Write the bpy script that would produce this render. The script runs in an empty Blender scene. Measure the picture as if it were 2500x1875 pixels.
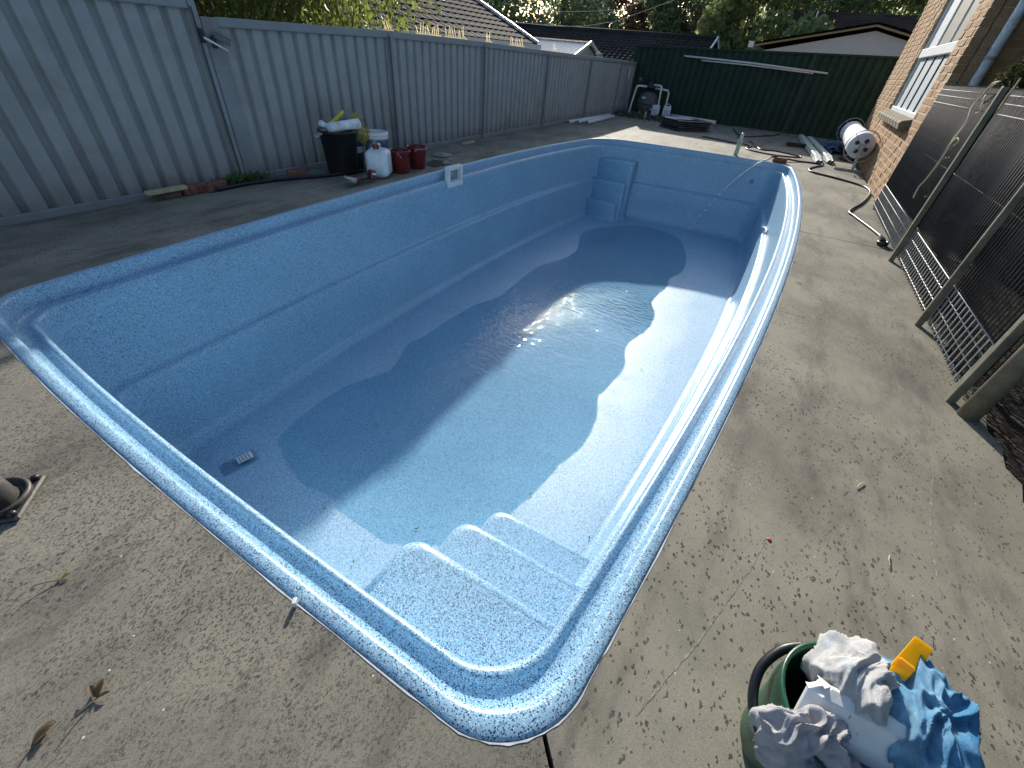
import bpy, bmesh, math, random
import numpy as np
from mathutils import Vector, Matrix
random.seed(7); rng = np.random.default_rng(7)
S = bpy.context.scene
COL = S.collection
PI = math.pi
# ------------------------------------------------------------------ camera, sky, sun, exposure
cam = bpy.data.cameras.new('camera'); cam.lens = 14.707; cam.sensor_width = 36; cam.clip_start = .02; cam.clip_end = 3000
camo = bpy.data.objects.new('camera', cam); COL.objects.link(camo); S.camera = camo
def cam_matrix(loc, pitch, roll, yaw):
    f = Vector((math.cos(pitch) * math.cos(yaw), math.cos(pitch) * math.sin(yaw), -math.sin(pitch)))
    r0 = Vector((math.sin(yaw), -math.cos(yaw), 0)); u0 = r0.cross(f)
    r = math.cos(roll) * r0 + math.sin(roll) * u0; u = -math.sin(roll) * r0 + math.cos(roll) * u0
    m = Matrix((r, u, -f)).transposed().to_4x4(); m.translation = loc
    return m
camo.matrix_world = cam_matrix(Vector((0, 0, 1.3)), .673613, .0942795, .468087)
SUN_EL, SUN_ROT = math.radians(21.2), math.radians(66.0)
W = bpy.data.worlds.new('World'); S.world = W; W.use_nodes = True
wn = W.node_tree.nodes; sk = wn.new('ShaderNodeTexSky'); sk.sky_type = 'NISHITA'; sk.sun_disc = False
sk.sun_elevation = SUN_EL; sk.sun_rotation = SUN_ROT; sk.air_density = 1.0; sk.dust_density = 1.2; sk.ozone_density = 1.6
W.node_tree.links.new(sk.outputs[0], wn['Background'].inputs[0]); wn['Background'].inputs[1].default_value = .11
sl = bpy.data.lights.new('sun', 'SUN'); sl.energy = 4.2; sl.angle = math.radians(.9); sl.color = (1, .93, .82)
so = bpy.data.objects.new('sun', sl); COL.objects.link(so)
sd = Vector((math.sin(SUN_ROT) * math.cos(SUN_EL), math.cos(SUN_ROT) * math.cos(SUN_EL), math.sin(SUN_EL)))
so.rotation_euler = sd.to_track_quat('Z', 'Y').to_euler(); so.location = sd * 60
S.view_settings.view_transform = 'Standard'; S.view_settings.look = 'None'; S.view_settings.gamma = 1
S.view_settings.use_curve_mapping = False; S.view_settings.exposure = .75
S.cycles.max_bounces = 8; S.cycles.transparent_max_bounces = 16; S.cycles.caustics_reflective = False
S.cycles.sample_clamp_indirect = 6

# ------------------------------------------------------------------ materials
class NT:
    def __init__(s, name):
        s.m = bpy.data.materials.new(name); s.m.use_nodes = True; s.t = s.m.node_tree; s.n = s.t.nodes
        s.b = s.n['Principled BSDF']; s.co = s.n.new('ShaderNodeTexCoord').outputs['Object']
    def L(s, a, b): s.t.links.new(a, b)
    def node(s, typ, **kw):
        x = s.n.new('ShaderNode' + typ)
        for k, v in kw.items(): setattr(x, k, v)
        return x
    def noise(s, scale, detail=4, rough=.6, co=None, dist=0):
        x = s.node('TexNoise'); x.inputs['Scale'].default_value = scale; x.inputs['Detail'].default_value = detail
        x.inputs['Roughness'].default_value = rough; x.inputs['Distortion'].default_value = dist
        s.L(co or s.co, x.inputs['Vector']); return x.outputs[0]
    def vor(s, scale, co=None, rnd=1.):
        x = s.node('TexVoronoi'); x.inputs['Scale'].default_value = scale; x.inputs['Randomness'].default_value = rnd
        s.L(co or s.co, x.inputs['Vector']); return x.outputs['Distance'], x.outputs['Color']
    def ramp(s, fac, a, b, smooth=True):
        x = s.node('MapRange'); x.interpolation_type = 'SMOOTHSTEP' if smooth else 'LINEAR'
        x.inputs[1].default_value = a; x.inputs[2].default_value = b; s.L(fac, x.inputs[0]); return x.outputs[0]
    def math(s, op, a, b):
        x = s.node('Math', operation=op)
        for i, v in enumerate((a, b)):
            if isinstance(v, (int, float)): x.inputs[i].default_value = v
            else: s.L(v, x.inputs[i])
        return x.outputs[0]
    def mix(s, fac, a, b):
        x = s.node('Mix', data_type='RGBA')
        for sock, v in ((x.inputs[0], fac), (x.inputs[6], a), (x.inputs[7], b)):
            if isinstance(v, (int, float)): sock.default_value = v
            elif isinstance(v, tuple): sock.default_value = (*v, 1)
            else: s.L(v, sock)
        return x.outputs[2]
    def map(s, scale=(1, 1, 1), rot=(0, 0, 0)):
        x = s.node('Mapping'); x.inputs['Scale'].default_value = scale; x.inputs['Rotation'].default_value = rot
        s.L(s.co, x.inputs[0]); return x.outputs[0]
    def bump(s, h, strength=.3, dist=.01):
        x = s.node('Bump'); x.inputs['Strength'].default_value = strength; x.inputs['Distance'].default_value = dist
        s.L(h, x.inputs['Height']); s.L(x.outputs[0], s.b.inputs['Normal']); return x
    def schlick(s, f0, nrm=None):
        lw = s.node('LayerWeight'); lw.inputs['Blend'].default_value = .5
        if nrm: s.L(nrm, lw.inputs['Normal'])
        return s.math('ADD', s.math('MULTIPLY', s.math('POWER', lw.outputs['Facing'], 5.), 1 - f0), f0)
    def color(s, c):
        if isinstance(c, tuple): s.b.inputs['Base Color'].default_value = (*c, 1)
        else: s.L(c, s.b.inputs['Base Color'])
    def set(s, rough=None, spec=None, metal=None, trans=None):
        for k, v in (('Roughness', rough), ('Specular IOR Level', spec), ('Metallic', metal), ('Transmission Weight', trans)):
            if v is None: continue
            if isinstance(v, (int, float)): s.b.inputs[k].default_value = v
            else: s.L(v, s.b.inputs[k])
_mats = {}
def mat(name, col, rough=.5, metal=0., var=.25, scale=12., bump=.15, bscale=60., spec=.5, dirt=None, bdist=.003, splash=None):
    """plain surface with mottling, wear and fine relief"""
    if name in _mats: return _mats[name]
    t = NT(name); n1 = t.noise(scale, 5, .65); n2 = t.noise(bscale, 4, .6)
    lo = tuple(c * (1 - var) for c in col); hi = tuple(min(1, c * (1 + var)) for c in col)
    c = t.mix(t.ramp(n1, .3, .7), lo, hi)
    if dirt: c = t.mix(t.ramp(t.noise(scale * .45, 6, .7), .52, .75), c, dirt)
    if splash:
        sp_ = t.node('SeparateXYZ'); t.L(t.co, sp_.inputs[0]); c = t.mix(t.math('MULTIPLY', t.ramp(t.math('ADD', sp_.outputs[2], t.math('MULTIPLY', t.noise(5, 5, .7), .35)), .42, .16), .6), c, splash)
    t.color(c); t.set(rough=t.math('ADD', t.math('MULTIPLY', n2, .25), rough - .12), metal=metal, spec=spec)
    if bump: t.bump(n2, bump, bdist)
    _mats[name] = t.m; return t.m

def m_concrete(dense):
    t = NT('exposed aggregate concrete ' + ('dense' if dense else 'sparse')); co = t.map((1, 1, 1), (0, 0, .5))
    c = t.mix(t.ramp(t.noise(1.1, 7, .68), .32, .66), (.175, .166, .134), (.31, .292, .232))
    st = t.map((1, 3.2, 1), (0, 0, -.75))
    c = t.mix(t.math('MULTIPLY', t.ramp(t.noise(1.3, 7, .7, st), .46, .70), .75), c, (.088, .083, .073))
    c = t.mix(t.math('MULTIPLY', t.ramp(t.noise(2.2, 5, .6), .58, .78), .35), c, (.27, .22, .155))
    c = t.mix(t.math('MULTIPLY', t.ramp(t.noise(7, 8, .75), .45, .8), .30), c, (.10, .094, .08))
    c = t.mix(t.math('MULTIPLY', t.ramp(t.noise(160, 3, .7), .4, .7), .35), c, (.10, .092, .075))
    ch = []
    for i, (scale, rot, thr, m0, m1, msc) in enumerate(((92, .6, .50 if dense else .62, .36, .58, 1.3), (205, -.4, .84 if dense else .6, .30 if dense else .56, .56 if dense else .72, .9))):
        v = t.map((1, 1.5, 1), (0, 0, rot)); wob = t.node('VectorMath', operation='ADD'); nz = t.node('TexNoise'); nz.inputs['Scale'].default_value = scale * .9
        t.L(v, nz.inputs['Vector']); sc = t.node('VectorMath', operation='SCALE'); sc.inputs['Scale'].default_value = .018
        t.L(nz.outputs['Color'], sc.inputs[0]); t.L(v, wob.inputs[0]); t.L(sc.outputs[0], wob.inputs[1])
        d, cc = t.vor(scale * .75, wob.outputs[0]); sep = t.node('SeparateColor'); t.L(cc, sep.inputs[0])
        keep = t.ramp(sep.outputs[0], 0.30 if i else .66, .32 if i else .68)
        size = t.math('MULTIPLY', sep.outputs[1], thr)
        inside = t.ramp(t.math('SUBTRACT', size, d), 0., .015)
        cl = t.ramp(t.noise(msc, 5, .65), m0, m1)
        f = t.math('MULTIPLY', t.math('MULTIPLY', keep, inside), cl)
        cc2 = t.mix(sep.outputs[2], (.028, .026, .025), (.07, .066, .06))
        c = t.mix(t.math('MULTIPLY', f, .9), c, cc2); ch.append(f)
    d, cc = t.vor(42); sep = t.node('SeparateColor'); t.L(cc, sep.inputs[0])
    wh = t.math('MULTIPLY', t.ramp(sep.outputs[0], .975, .98), t.ramp(d, .14, .08)); c = t.mix(wh, c, (.62, .6, .56))
    t.color(c); t.set(rough=.82, spec=.35)
    h = t.math('SUBTRACT', t.math('ADD', t.noise(330, 2, .6), t.math('MULTIPLY', t.noise(40, 5, .7), .5)), t.math('MULTIPLY', t.math('ADD', ch[0], ch[1]), .7))
    t.bump(h, .26, .004); return t.m

def m_pool(floor=False):
    t = NT('speckled blue pool coating floor' if floor else 'speckled blue pool coating')
    base = t.mix(t.ramp(t.noise(1.6, 4, .5), .3, .7), (.275, .48, .655), (.31, .53, .715))
    c = base
    for scale, k0, col, th in ((175, .60, (.022, .05, .11), .48), (250, .70, (.03, .07, .14), .50), (215, .74, (.72, .80, .88), .45)):
        d, cc = t.vor(scale, t.map((1, 1, 1), (.61 + scale * .01, .47, .83))); sep = t.node('SeparateColor'); t.L(cc, sep.inputs[0])
        f = t.math('MULTIPLY', t.ramp(sep.outputs[0], k0, k0 + .01), t.ramp(d, th, th - .14)); c = t.mix(f, c, col)
    rough = t.math('ADD', t.math('MULTIPLY', t.noise(9, 5, .65), .22), .40 if floor else .21)
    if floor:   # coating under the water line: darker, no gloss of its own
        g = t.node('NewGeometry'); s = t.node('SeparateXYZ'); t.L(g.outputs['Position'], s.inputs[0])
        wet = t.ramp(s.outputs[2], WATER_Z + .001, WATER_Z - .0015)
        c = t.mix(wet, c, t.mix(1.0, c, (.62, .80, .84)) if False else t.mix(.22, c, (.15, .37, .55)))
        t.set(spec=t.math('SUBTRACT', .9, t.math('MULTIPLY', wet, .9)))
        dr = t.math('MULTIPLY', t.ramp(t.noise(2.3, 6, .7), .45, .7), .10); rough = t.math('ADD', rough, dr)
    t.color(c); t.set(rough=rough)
    return t.m
WATER_Z = -1.405

def m_water():
    t = NT('clear shallow water'); n = t.n; out = n['Material Output']
    g = t.node('NewGeometry'); s = t.node('VectorMath', operation='DISTANCE'); t.L(g.outputs['Position'], s.inputs[0]); s.inputs[1].default_value = (7.9, 1.5, WATER_Z)
    amp = t.ramp(s.outputs['Value'], 3.8, .6)
    w = t.node('TexWave', wave_type='RINGS', rings_direction='SPHERICAL'); mp = t.node('Mapping'); mp.inputs['Location'].default_value = (-9.0, -1.15, -WATER_Z)
    t.L(t.co, mp.inputs[0]); t.L(mp.outputs[0], w.inputs['Vector']); w.inputs['Scale'].default_value = 3.4; w.inputs['Distortion'].default_value = 9; w.inputs['Detail'].default_value = 3; w.inputs['Detail Scale'].default_value = 1.6
    rip = t.math('ADD', t.math('MULTIPLY', t.noise(6.5, 4, .62, t.map((1.9, .7, 1), (0, 0, .35))), 2.2), t.math('MULTIPLY', w.outputs['Fac'], .5))
    h = t.math('ADD', t.math('MULTIPLY', rip, t.math('ADD', t.math('MULTIPLY', amp, 1.0), .035)), t.math('MULTIPLY', t.noise(5, 2, .5), .10))
    bp = t.bump(h, 1., .06)
    gl = t.node('BsdfGlossy'); gl.inputs['Roughness'].default_value = .025; t.L(bp.outputs[0], gl.inputs['Normal'])
    tr = t.node('BsdfTransparent'); tr.inputs['Color'].default_value = (.90, .96, .98, 1)
    fr = t.schlick(.022, bp.outputs[0])
    mx = t.node('MixShader'); t.L(fr, mx.inputs[0]); t.L(tr.outputs[0], mx.inputs[1]); t.L(gl.outputs[0], mx.inputs[2]); t.L(mx.outputs[0], out.inputs[0])
    return t.m
def m_glass(name, tint=(.9, .95, .95), rough=.02):
    t = NT(name); out = t.n['Material Output']; gl = t.node('BsdfGlossy'); gl.inputs['Roughness'].default_value = rough
    tr = t.node('BsdfTransparent'); tr.inputs['Color'].default_value = (*tint, 1); fr = t.schlick(.04)
    mx = t.node('MixShader'); t.L(fr, mx.inputs[0]); t.L(tr.outputs[0], mx.inputs[1]); t.L(gl.outputs[0], mx.inputs[2]); t.L(mx.outputs[0], out.inputs[0]); return t.m
def m_leaf(name, a, b, trans=.45):
    t = NT(name); oi = t.node('NewGeometry'); c = t.mix(oi.outputs['Random Per Island'], a, b); t.color(c); t.set(rough=.45, spec=.4)
    tl = t.node('BsdfTranslucent'); t.L(t.mix(1.0, c, c), tl.inputs['Color']); mx = t.node('MixShader'); mx.inputs[0].default_value = trans
    br = t.node('HueSaturation'); br.inputs['Value'].default_value = 1.7; br.inputs['Hue'].default_value = .48; t.L(c, br.inputs['Color']); t.L(br.outputs[0], tl.inputs['Color'])
    t.L(t.b.outputs[0], mx.inputs[1]); t.L(tl.outputs[0], mx.inputs[2]); t.L(mx.outputs[0], t.n['Material Output'].inputs[0]); return t.m
def m_brick():
    t = NT('tan rock face brick'); oi = t.node('ObjectInfo'); geo = t.node('NewGeometry')
    r = t.math('FRACT', t.math('ADD', oi.outputs['Random'], geo.outputs['Random Per Island']), 0)
    c = t.mix(r, (.33, .20, .11), (.43, .28, .165)); c = t.mix(t.ramp(t.noise(28, 6, .7), .45, .75), c, (.24, .14, .08))
    c = t.mix(t.math('MULTIPLY', t.ramp(t.noise(75, 4, .7), .55, .75), .5), c, (.50, .36, .24)); t.color(c); t.set(rough=.85, spec=.2)
    t.bump(t.math('ADD', t.noise(55, 5, .65), t.noise(18, 3, .6)), .9, .012); return t.m
def m_roof(name, a, b):
    t = NT(name); c = t.mix(t.ramp(t.noise(.5, 5, .7), .3, .7), a, b); c = t.mix(t.math('MULTIPLY', t.ramp(t.noise(6, 5, .7), .5, .75), .5), c, tuple(x * .55 for x in a))
    t.color(c); t.set(rough=.85, spec=.06); t.bump(t.noise(40, 3, .6), .2, .004); return t.m
def m_cloth(name, a, b, p=.5, sc=7):
    t = NT(name); c = t.mix(t.ramp(t.noise(sc, 5, .6, dist=.6), p - .08, p + .14), a, b); t.color(c); t.set(rough=.9, spec=.15)
    t.bump(t.math('ADD', t.noise(38, 5, .7, dist=1.2), t.noise(700, 2, .5)), .75, .008); return t.m

CONC = m_concrete(False); CONCD = m_concrete(True); POOL = m_pool(); POOLF = m_pool(True); WATER = m_water(); BRICK = m_brick()
MORTAR = mat('pale mortar', (.38, .30, .20), .9, var=.15, bscale=150, bump=.4)
FENCE = mat('grey painted steel sheet', (.33, .335, .33), .5, var=.08, scale=3, bump=.04, spec=.4, dirt=(.27, .25, .22), splash=(.17, .145, .12))
FPOST = mat('grey painted steel post', (.25, .265, .275), .45, var=.10, scale=3, bump=.05, dirt=(.2, .19, .18))
GREEN = mat('dark green painted steel', (.013, .036, .024), .6, var=.25, scale=2, bump=.05, spec=.25, dirt=(.02, .03, .02))
BLACKP = mat('black plastic', (.012, .013, .015), .42, var=.3, bump=.1)
RUBBER = mat('black rubber', (.02, .02, .021), .36, var=.3, bump=.15)
WHITEP = mat('white plastic', (.74, .76, .76), .35, var=.06, dirt=(.58, .56, .5))
PVC = mat('white pvc pipe', (.62, .63, .61), .4, var=.08, dirt=(.42, .4, .35))
REDP = mat('dark red plastic', (.15, .02, .022), .28, var=.2, scale=6)
GALV = mat('galvanised wire', (.40, .41, .41), .5, metal=.3, var=.2, bump=.1)
STEELG = mat('olive grey painted steel', (.165, .16, .12), .5, var=.25, dirt=(.10, .09, .07))
WIRE_SHADE = mat('galvanised wire painted shaded', (.05, .053, .058), .6, var=.3, spec=.3)  # shaded copy of the galvanised wire, darkened in its colour
SOIL = mat('dark garden soil', (.035, .028, .021), .95, var=.5, scale=9, bump=1., bscale=45, bdist=.03)
TIMBER = mat('pale timber', (.50, .42, .26), .7, var=.2, scale=9)
OLDT = mat('weathered timber', (.16, .12, .09), .8, var=.4)
RBRICK = mat('red brown clay brick', (.22, .10, .075), .9, var=.35, scale=30, bump=.6, bscale=90)
YELLOW = m_leaf('translucent yellow plastic', (.82, .62, .02), (.86, .65, .03), .4)
YGLOVE = m_cloth('dirty yellow rubber cloth', (.42, .36, .12), (.62, .53, .22), .5, 16)
BARK = mat('tree bark', (.11, .085, .065), .9, var=.4, scale=8, bump=.8, bscale=30, bdist=.02)
TERR = mat('dry neighbouring ground', (.09, .085, .05), .95, var=.4, scale=.6, bump=.5, bscale=8)
WWALL = mat('painted render wall', (.50, .46, .42), .8, var=.08, scale=2)

# ------------------------------------------------------------------ mesh helpers
class MB:
    def __init__(s): s.v = []; s.f = []; s.sm = []
    def add(s, v, f, smooth=False):
        o = len(s.v); s.v += [tuple(p) for p in v]; s.f += [tuple(i + o for i in q) for q in f]; s.sm += [smooth] * len(f); return s
    def box(s, c, d, M=None, bev=0.):
        x, y, z = (k / 2 for k in d)
        if bev <= 0:
            v = [Vector((sx * x, sy * y, sz * z)) for sz in (-1, 1) for sx, sy in ((-1, -1), (1, -1), (1, 1), (-1, 1))]
            f = [(3, 2, 1, 0), (4, 5, 6, 7), (0, 1, 5, 4), (1, 2, 6, 5), (2, 3, 7, 6), (3, 0, 4, 7)]
        else:
            b = min(bev, x * .9, y * .9, z * .9); v = []; f = []
            rings = [(-z, b), (-z + b, 0), (z - b, 0), (z, b)]
            for zz, q in rings:
                xx, yy = x - q, y - q; k = b
                v += [Vector(p) for p in ((xx, -yy + k, zz), (xx, yy - k, zz), (xx - k, yy, zz), (-xx + k, yy, zz), (-xx, yy - k, zz), (-xx, -yy + k, zz), (-xx + k, -yy, zz), (xx - k, -yy, zz))]
            for r in range(3):
                for i in range(8): j = (i + 1) % 8; f.append((r * 8 + i, r * 8 + j, r * 8 + 8 + j, r * 8 + 8 + i))
            f += [tuple(range(7, -1, -1)), tuple(range(24, 32))]
        if M is not None: v = [M @ p for p in v]
        return s.add([p + Vector(c) for p in v], f)
    def bar(s, a, b, w, h=None, up=(0, 0, 1), bev=0.):
        a, b = Vector(a), Vector(b); d = b - a; L = d.length; z = d / L; u = Vector(up)
        if abs(z.dot(u)) > .98: u = Vector((1, 0, 0))
        x = u.cross(z).normalized(); y = z.cross(x); M = Matrix((x, y, z)).transposed()
        return s.box((a + b) / 2, (w, h or w, L), M, bev)
    def tube(s, pts, r, seg=8, caps=True, r2=None):
        pts = [Vector(p) for p in pts]; n = len(pts); v = []; f = []; pu = None
        for i, p in enumerate(pts):
            t = (pts[min(i + 1, n - 1)] - pts[max(i - 1, 0)]).normalized()
            if pu is None: pu = Vector((0, 0, 1)) if abs(t.z) < .9 else Vector((1, 0, 0))
            x = pu.cross(t).normalized(); y = t.cross(x); pu = y
            rr = r if r2 is None else r + (r2 - r) * i / (n - 1)
            v += [p + (x * math.cos(a) + y * math.sin(a)) * rr for a in (2 * PI * k / seg for k in range(seg))]
        for i in range(n - 1):
            for k in range(seg): j = (k + 1) % seg; f.append((i * seg + k, i * seg + j, i * seg + seg + j, i * seg + seg + k))
        s.add(v, f, True)
        if caps: o = len(s.v) - len(v); s.f += [tuple(o + k for k in range(seg - 1, -1, -1)), tuple(o + (n - 1) * seg + k for k in range(seg))]; s.sm += [False] * 2
        return s
    def lathe(s, prof, c=(0, 0, 0), seg=28, M=None, smooth=True):
        v = []; f = []; n = len(prof)
        for r, z in prof: v += [Vector((max(r, .0004) * math.cos(2 * PI * k / seg), max(r, .0004) * math.sin(2 * PI * k / seg), z)) for k in range(seg)]
        for i in range(n - 1):
            for k in range(seg): j = (k + 1) % seg; f.append((i * seg + k, i * seg + j, i * seg + seg + j, i * seg + seg + k))
        if M is not None: v = [M @ p for p in v]
        return s.add([p + Vector(c) for p in v], f, smooth)
    def prism(s, poly, z0, z1):
        n = len(poly); v = [(x, y, z0) for x, y in poly] + [(x, y, z1) for x, y in poly]
        f = [tuple(range(n - 1, -1, -1)), tuple(range(n, 2 * n))] + [(i, (i + 1) % n, n + (i + 1) % n, n + i) for i in range(n)]
        return s.add(v, f)
    def grid(s, rows, closed=False, smooth=True):
        n = len(rows[0]); v = [p for r in rows for p in r]; f = []
        for i in range(len(rows) - 1):
            for k in range(n if closed else n - 1): j = (k + 1) % n; f.append((i * n + k, i * n + j, i * n + n + j, i * n + n + k))
        return s.add(v, f, smooth)
    def build(s, name, m, parent=None, world=False, bevel=0.):
        me = bpy.data.meshes.new(name); v = s.v
        if world and parent is not None: L = parent.location; v = [(p[0] - L.x, p[1] - L.y, p[2] - L.z) for p in v]
        me.from_pydata([tuple(p) for p in v], [], s.f); me.polygons.foreach_set('use_smooth', s.sm); me.materials.append(m); me.update()
        o = bpy.data.objects.new(name, me); COL.objects.link(o); o.parent = parent
        if bevel:
            b = o.modifiers.new('b', 'BEVEL'); b.width = bevel; b.segments = 2; b.limit_method = 'ANGLE'
        return o
def tag(o, label=None, cat=None, group=None, kind=None):
    for k, v in (('label', label), ('category', cat), ('group', group), ('kind', kind)):
        if v: o[k] = v
    return o
def thing(name, label, cat, loc=(0, 0, 0), rotz=0., group=None, rot=None):
    o = bpy.data.objects.new(name, None); COL.objects.link(o); o.location = loc; o.rotation_euler = rot or (0, 0, rotz); o.empty_display_size = .1
    return tag(o, label, cat, group)
def copy_tree(o, parent=None):
    c = o.copy(); COL.objects.link(c); c.parent = parent
    for ch in o.children: copy_tree(ch, c)
    return c
def link_mesh(name, me, parent, loc, rot=(0, 0, 0)):
    o = bpy.data.objects.new(name, me); COL.objects.link(o); o.parent = parent; o.location = loc; o.rotation_euler = rot; return o
def spline(pts, n=8):
    P = [Vector(p) for p in pts]; out = []
    for i in range(len(P) - 1):
        a, b, c, d = P[max(i - 1, 0)], P[i], P[i + 1], P[min(i + 2, len(P) - 1)]
        for k in range(n):
            t = k / n; out.append(.5 * (2 * b + (c - a) * t + (2 * a - 5 * b + 4 * c - d) * t * t + (3 * b - a - 3 * c + d) * t ** 3))
    return out + [P[-1]]
Rz = lambda a: Matrix.Rotation(a, 3, 'Z')
Rx = lambda a: Matrix.Rotation(a, 3, 'X')
Ry = lambda a: Matrix.Rotation(a, 3, 'Y')

# ------------------------------------------------------------------ pool outline
def fit(pts, deg):
    a = np.array(pts); c = np.polyfit(a[:, 0], a[:, 1], deg); return lambda x: float(np.polyval(c, x))
yR = fit([(.3, -.045), (.489, -.072), (.624, -.093), (.86, -.128), (1.35, -.18), (2.03, -.26), (2.95, -.35), (3.97, -.415), (5.15, -.47), (5.95, -.49), (6.92, -.49), (7.65, -.47), (8.52, -.42), (9.27, -.35), (10, -.27)], 4)
yL = fit([(.3, 3.50), (.45, 3.53), (.9, 3.57), (1.44, 3.59), (2.2, 3.64), (2.9, 3.69), (3.7, 3.74), (4.9, 3.75), (6, 3.735), (7.9, 3.64), (8.8, 3.52), (9.5, 3.38), (10, 3.26)], 4)
xN = fit([(.05, .21), (.27, .21), (.36, .211), (.53, .211), (.73, .209), (.97, .211), (1.43, .216), (1.9, .226), (2.17, .239), (2.45, .251), (2.79, .275), (3.0, .294), (3.4, .33)], 3)
xF = fit([(3.09, 9.76), (2.34, 9.87), (1.61, 9.95), (.76, 10.0), (.1, 10.0)], 2)
def inside(x, y, d, r):
    a = {'R': y - yR(x) - d, 'L': yL(x) - d - y, 'N': x - xN(y) - d, 'F': xF(y) - d - x}
    m = min(a.values())
    if m < 0: return m
    for p, q, rr in (('N', 'R', r[0]), ('N', 'L', r[1]), ('F', 'R', r[2]), ('F', 'L', r[3])):
        if a[p] < rr and a[q] < rr: m = min(m, rr - math.hypot(rr - a[p], rr - a[q]))
    return m
def medial(x, y): return min(max(x, 2.1), 8.1), 1.65
# directions: even spacing along a rounded box, denser at corners
dirs = []
def _edge(p, q, n): 
    for i in range(n): t = i / n; dirs.append((p[0] + (q[0] - p[0]) * t, p[1] + (q[1] - p[1]) * t))
_cs = [(.25, -.2), (10, -.3), (9.9, 3.4), (.3, 3.5)]
for i in range(4):
    p, q = _cs[i], _cs[(i + 1) % 4]; L = math.hypot(q[0] - p[0], q[1] - p[1]); c = min(.55 / L, .3)
    mid = lambda t: (p[0] + (q[0] - p[0]) * t, p[1] + (q[1] - p[1]) * t)
    _edge(p, mid(c), 18); _edge(mid(c), mid(1 - c), int(L / .10)); _edge(mid(1 - c), q, 18)
def ring(d, r):
    out = []
    for (dx, dy) in dirs:
        mx, my = medial(dx, dy); ux, uy = dx - mx, dy - my; lo, hi = 0., 1.3
        for _ in range(30):
            t = (lo + hi) / 2
            if inside(mx + ux * t, my + uy * t, d, r) > 0: lo = t
            else: hi = t
        out.append((mx + ux * lo, my + uy * lo))
    return out
R_OUT = (.225, .22, .28, .5); R_IN = (.20, .16, .2, .42); R_FL = (.16, .16, .2, .35)
PROF = [(-.006, -.06, R_OUT), (-.001, -.006, R_OUT), (.002, .0005, R_OUT), (.007, .0035, R_OUT), (.020, .0055, R_OUT), (.036, .0065, R_OUT), (.045, .004, R_OUT), (.051, -.005, R_OUT), (.0545, -.020, R_OUT), (.0565, -.070, R_OUT), (.059, -.098, R_OUT),
        (.064, -.109, R_OUT), (.072, -.113, R_OUT), (.095, -.114, R_OUT), (.115, -.112, R_IN), (.122, -.106, R_IN), (.127, -.099, R_IN), (.133, -.0945, R_IN), (.141, -.094, R_IN), (.150, -.099, R_IN), (.156, -.112, R_IN), (.160, -.14, R_IN),
        (.167, -.35, R_IN), (.182, -.655, R_IN), (.187, -.683, R_IN), (.197, -.698, R_IN), (.213, -.704, R_IN), (.232, -.707, R_IN), (.246, -.714, R_IN), (.254, -.73, R_IN), (.258, -.76, R_IN),
        (.280, -1.05, R_FL), (.300, -1.29, R_FL), (.312, -1.335, R_FL), (.335, -1.368, R_FL), (.368, -1.388, R_FL), (.41, -1.396, R_FL)]
NR = len(dirs)
_cache = {}
rings = []
for d, z, r in PROF: rings.append([(x, y, z) for x, y in ring(d, r)])
OUTER = [(x, y) for x, y, z in rings[0]]
SHORE = [(2.96, 2.88), (2.74, 2.77), (2.45, 2.69), (1.96, 2.86), (1.32, 2.8), (1.16, 2.62), (1.08, 2.4), (1.04, 2.19), (1.07, 1.96), (1.02, 1.82), (1.02, 1.63), (1.01, 1.41), (1.04, 1.31), (1.17, 1.08), (1.30, .95), (1.5, .82), (1.67, .76), (2.19, .66), (2.3, .66), (2.6, .58), (2.99, .59), (3.36, .7), (3.52, .68), (4.02, .64), (4.49, .76), (5.09, .65), (5.55, .7), (5.88, .83), (6.55, .77), (6.85, .82), (7.31, .71), (8.07, .8), (8.97, 1.13), (9.2, 1.5), (9.25, 1.9), (8.95, 2.3), (8.28, 2.70), (7.73, 2.74), (7.02, 2.5), (6.61, 2.5), (6.36, 2.55), (5.89, 2.7), (4.9, 2.67), (4.56, 2.66), (4.19, 2.78), (3.72, 2.82), (3.2, 2.82)]
_sp = spline([(x, y, 0) for x, y in SHORE + SHORE[:1]], 5)[:-1]
SH = np.array([(p.x, p.y) for p in _sp])
def sdist(x, y):
    A = SH; B = np.roll(SH, -1, 0); d = B - A; p = np.array((x, y)); t = np.clip(((p - A) * d).sum(1) / (d * d).sum(1), 0, 1)
    m = np.sqrt(((A + d * t[:, None] - p) ** 2).sum(1).min())
    c = ((A[:, 1] > y) != (B[:, 1] > y)) & (x < (B[:, 0] - A[:, 0]) * (y - A[:, 1]) / (B[:, 1] - A[:, 1] + 1e-12) + A[:, 0])
    return m if c.sum() % 2 else -m
def floor_z(x, y):
    s = sdist(x, y)
    return WATER_Z - .05 * math.tanh(s / .45) if s > 0 else WATER_Z + .016 * min(1, -s / .45)
last = rings[-1]; rings[-1] = [(x, y, max(floor_z(x, y), -1.396)) for x, y, z in last]
frings = [rings[-1]]
for k in range(1, 44):
    t = k / 43.; t = t; row = []
    for (x, y, z) in rings[-1]:
        mx, my = medial(x, y); xx, yy = x + (mx - x) * t, y + (my - y) * t; w = min(1, t / .05); row.append((xx, yy, floor_z(xx, yy) * w + z * (1 - w)))
    frings.append(row)

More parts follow.
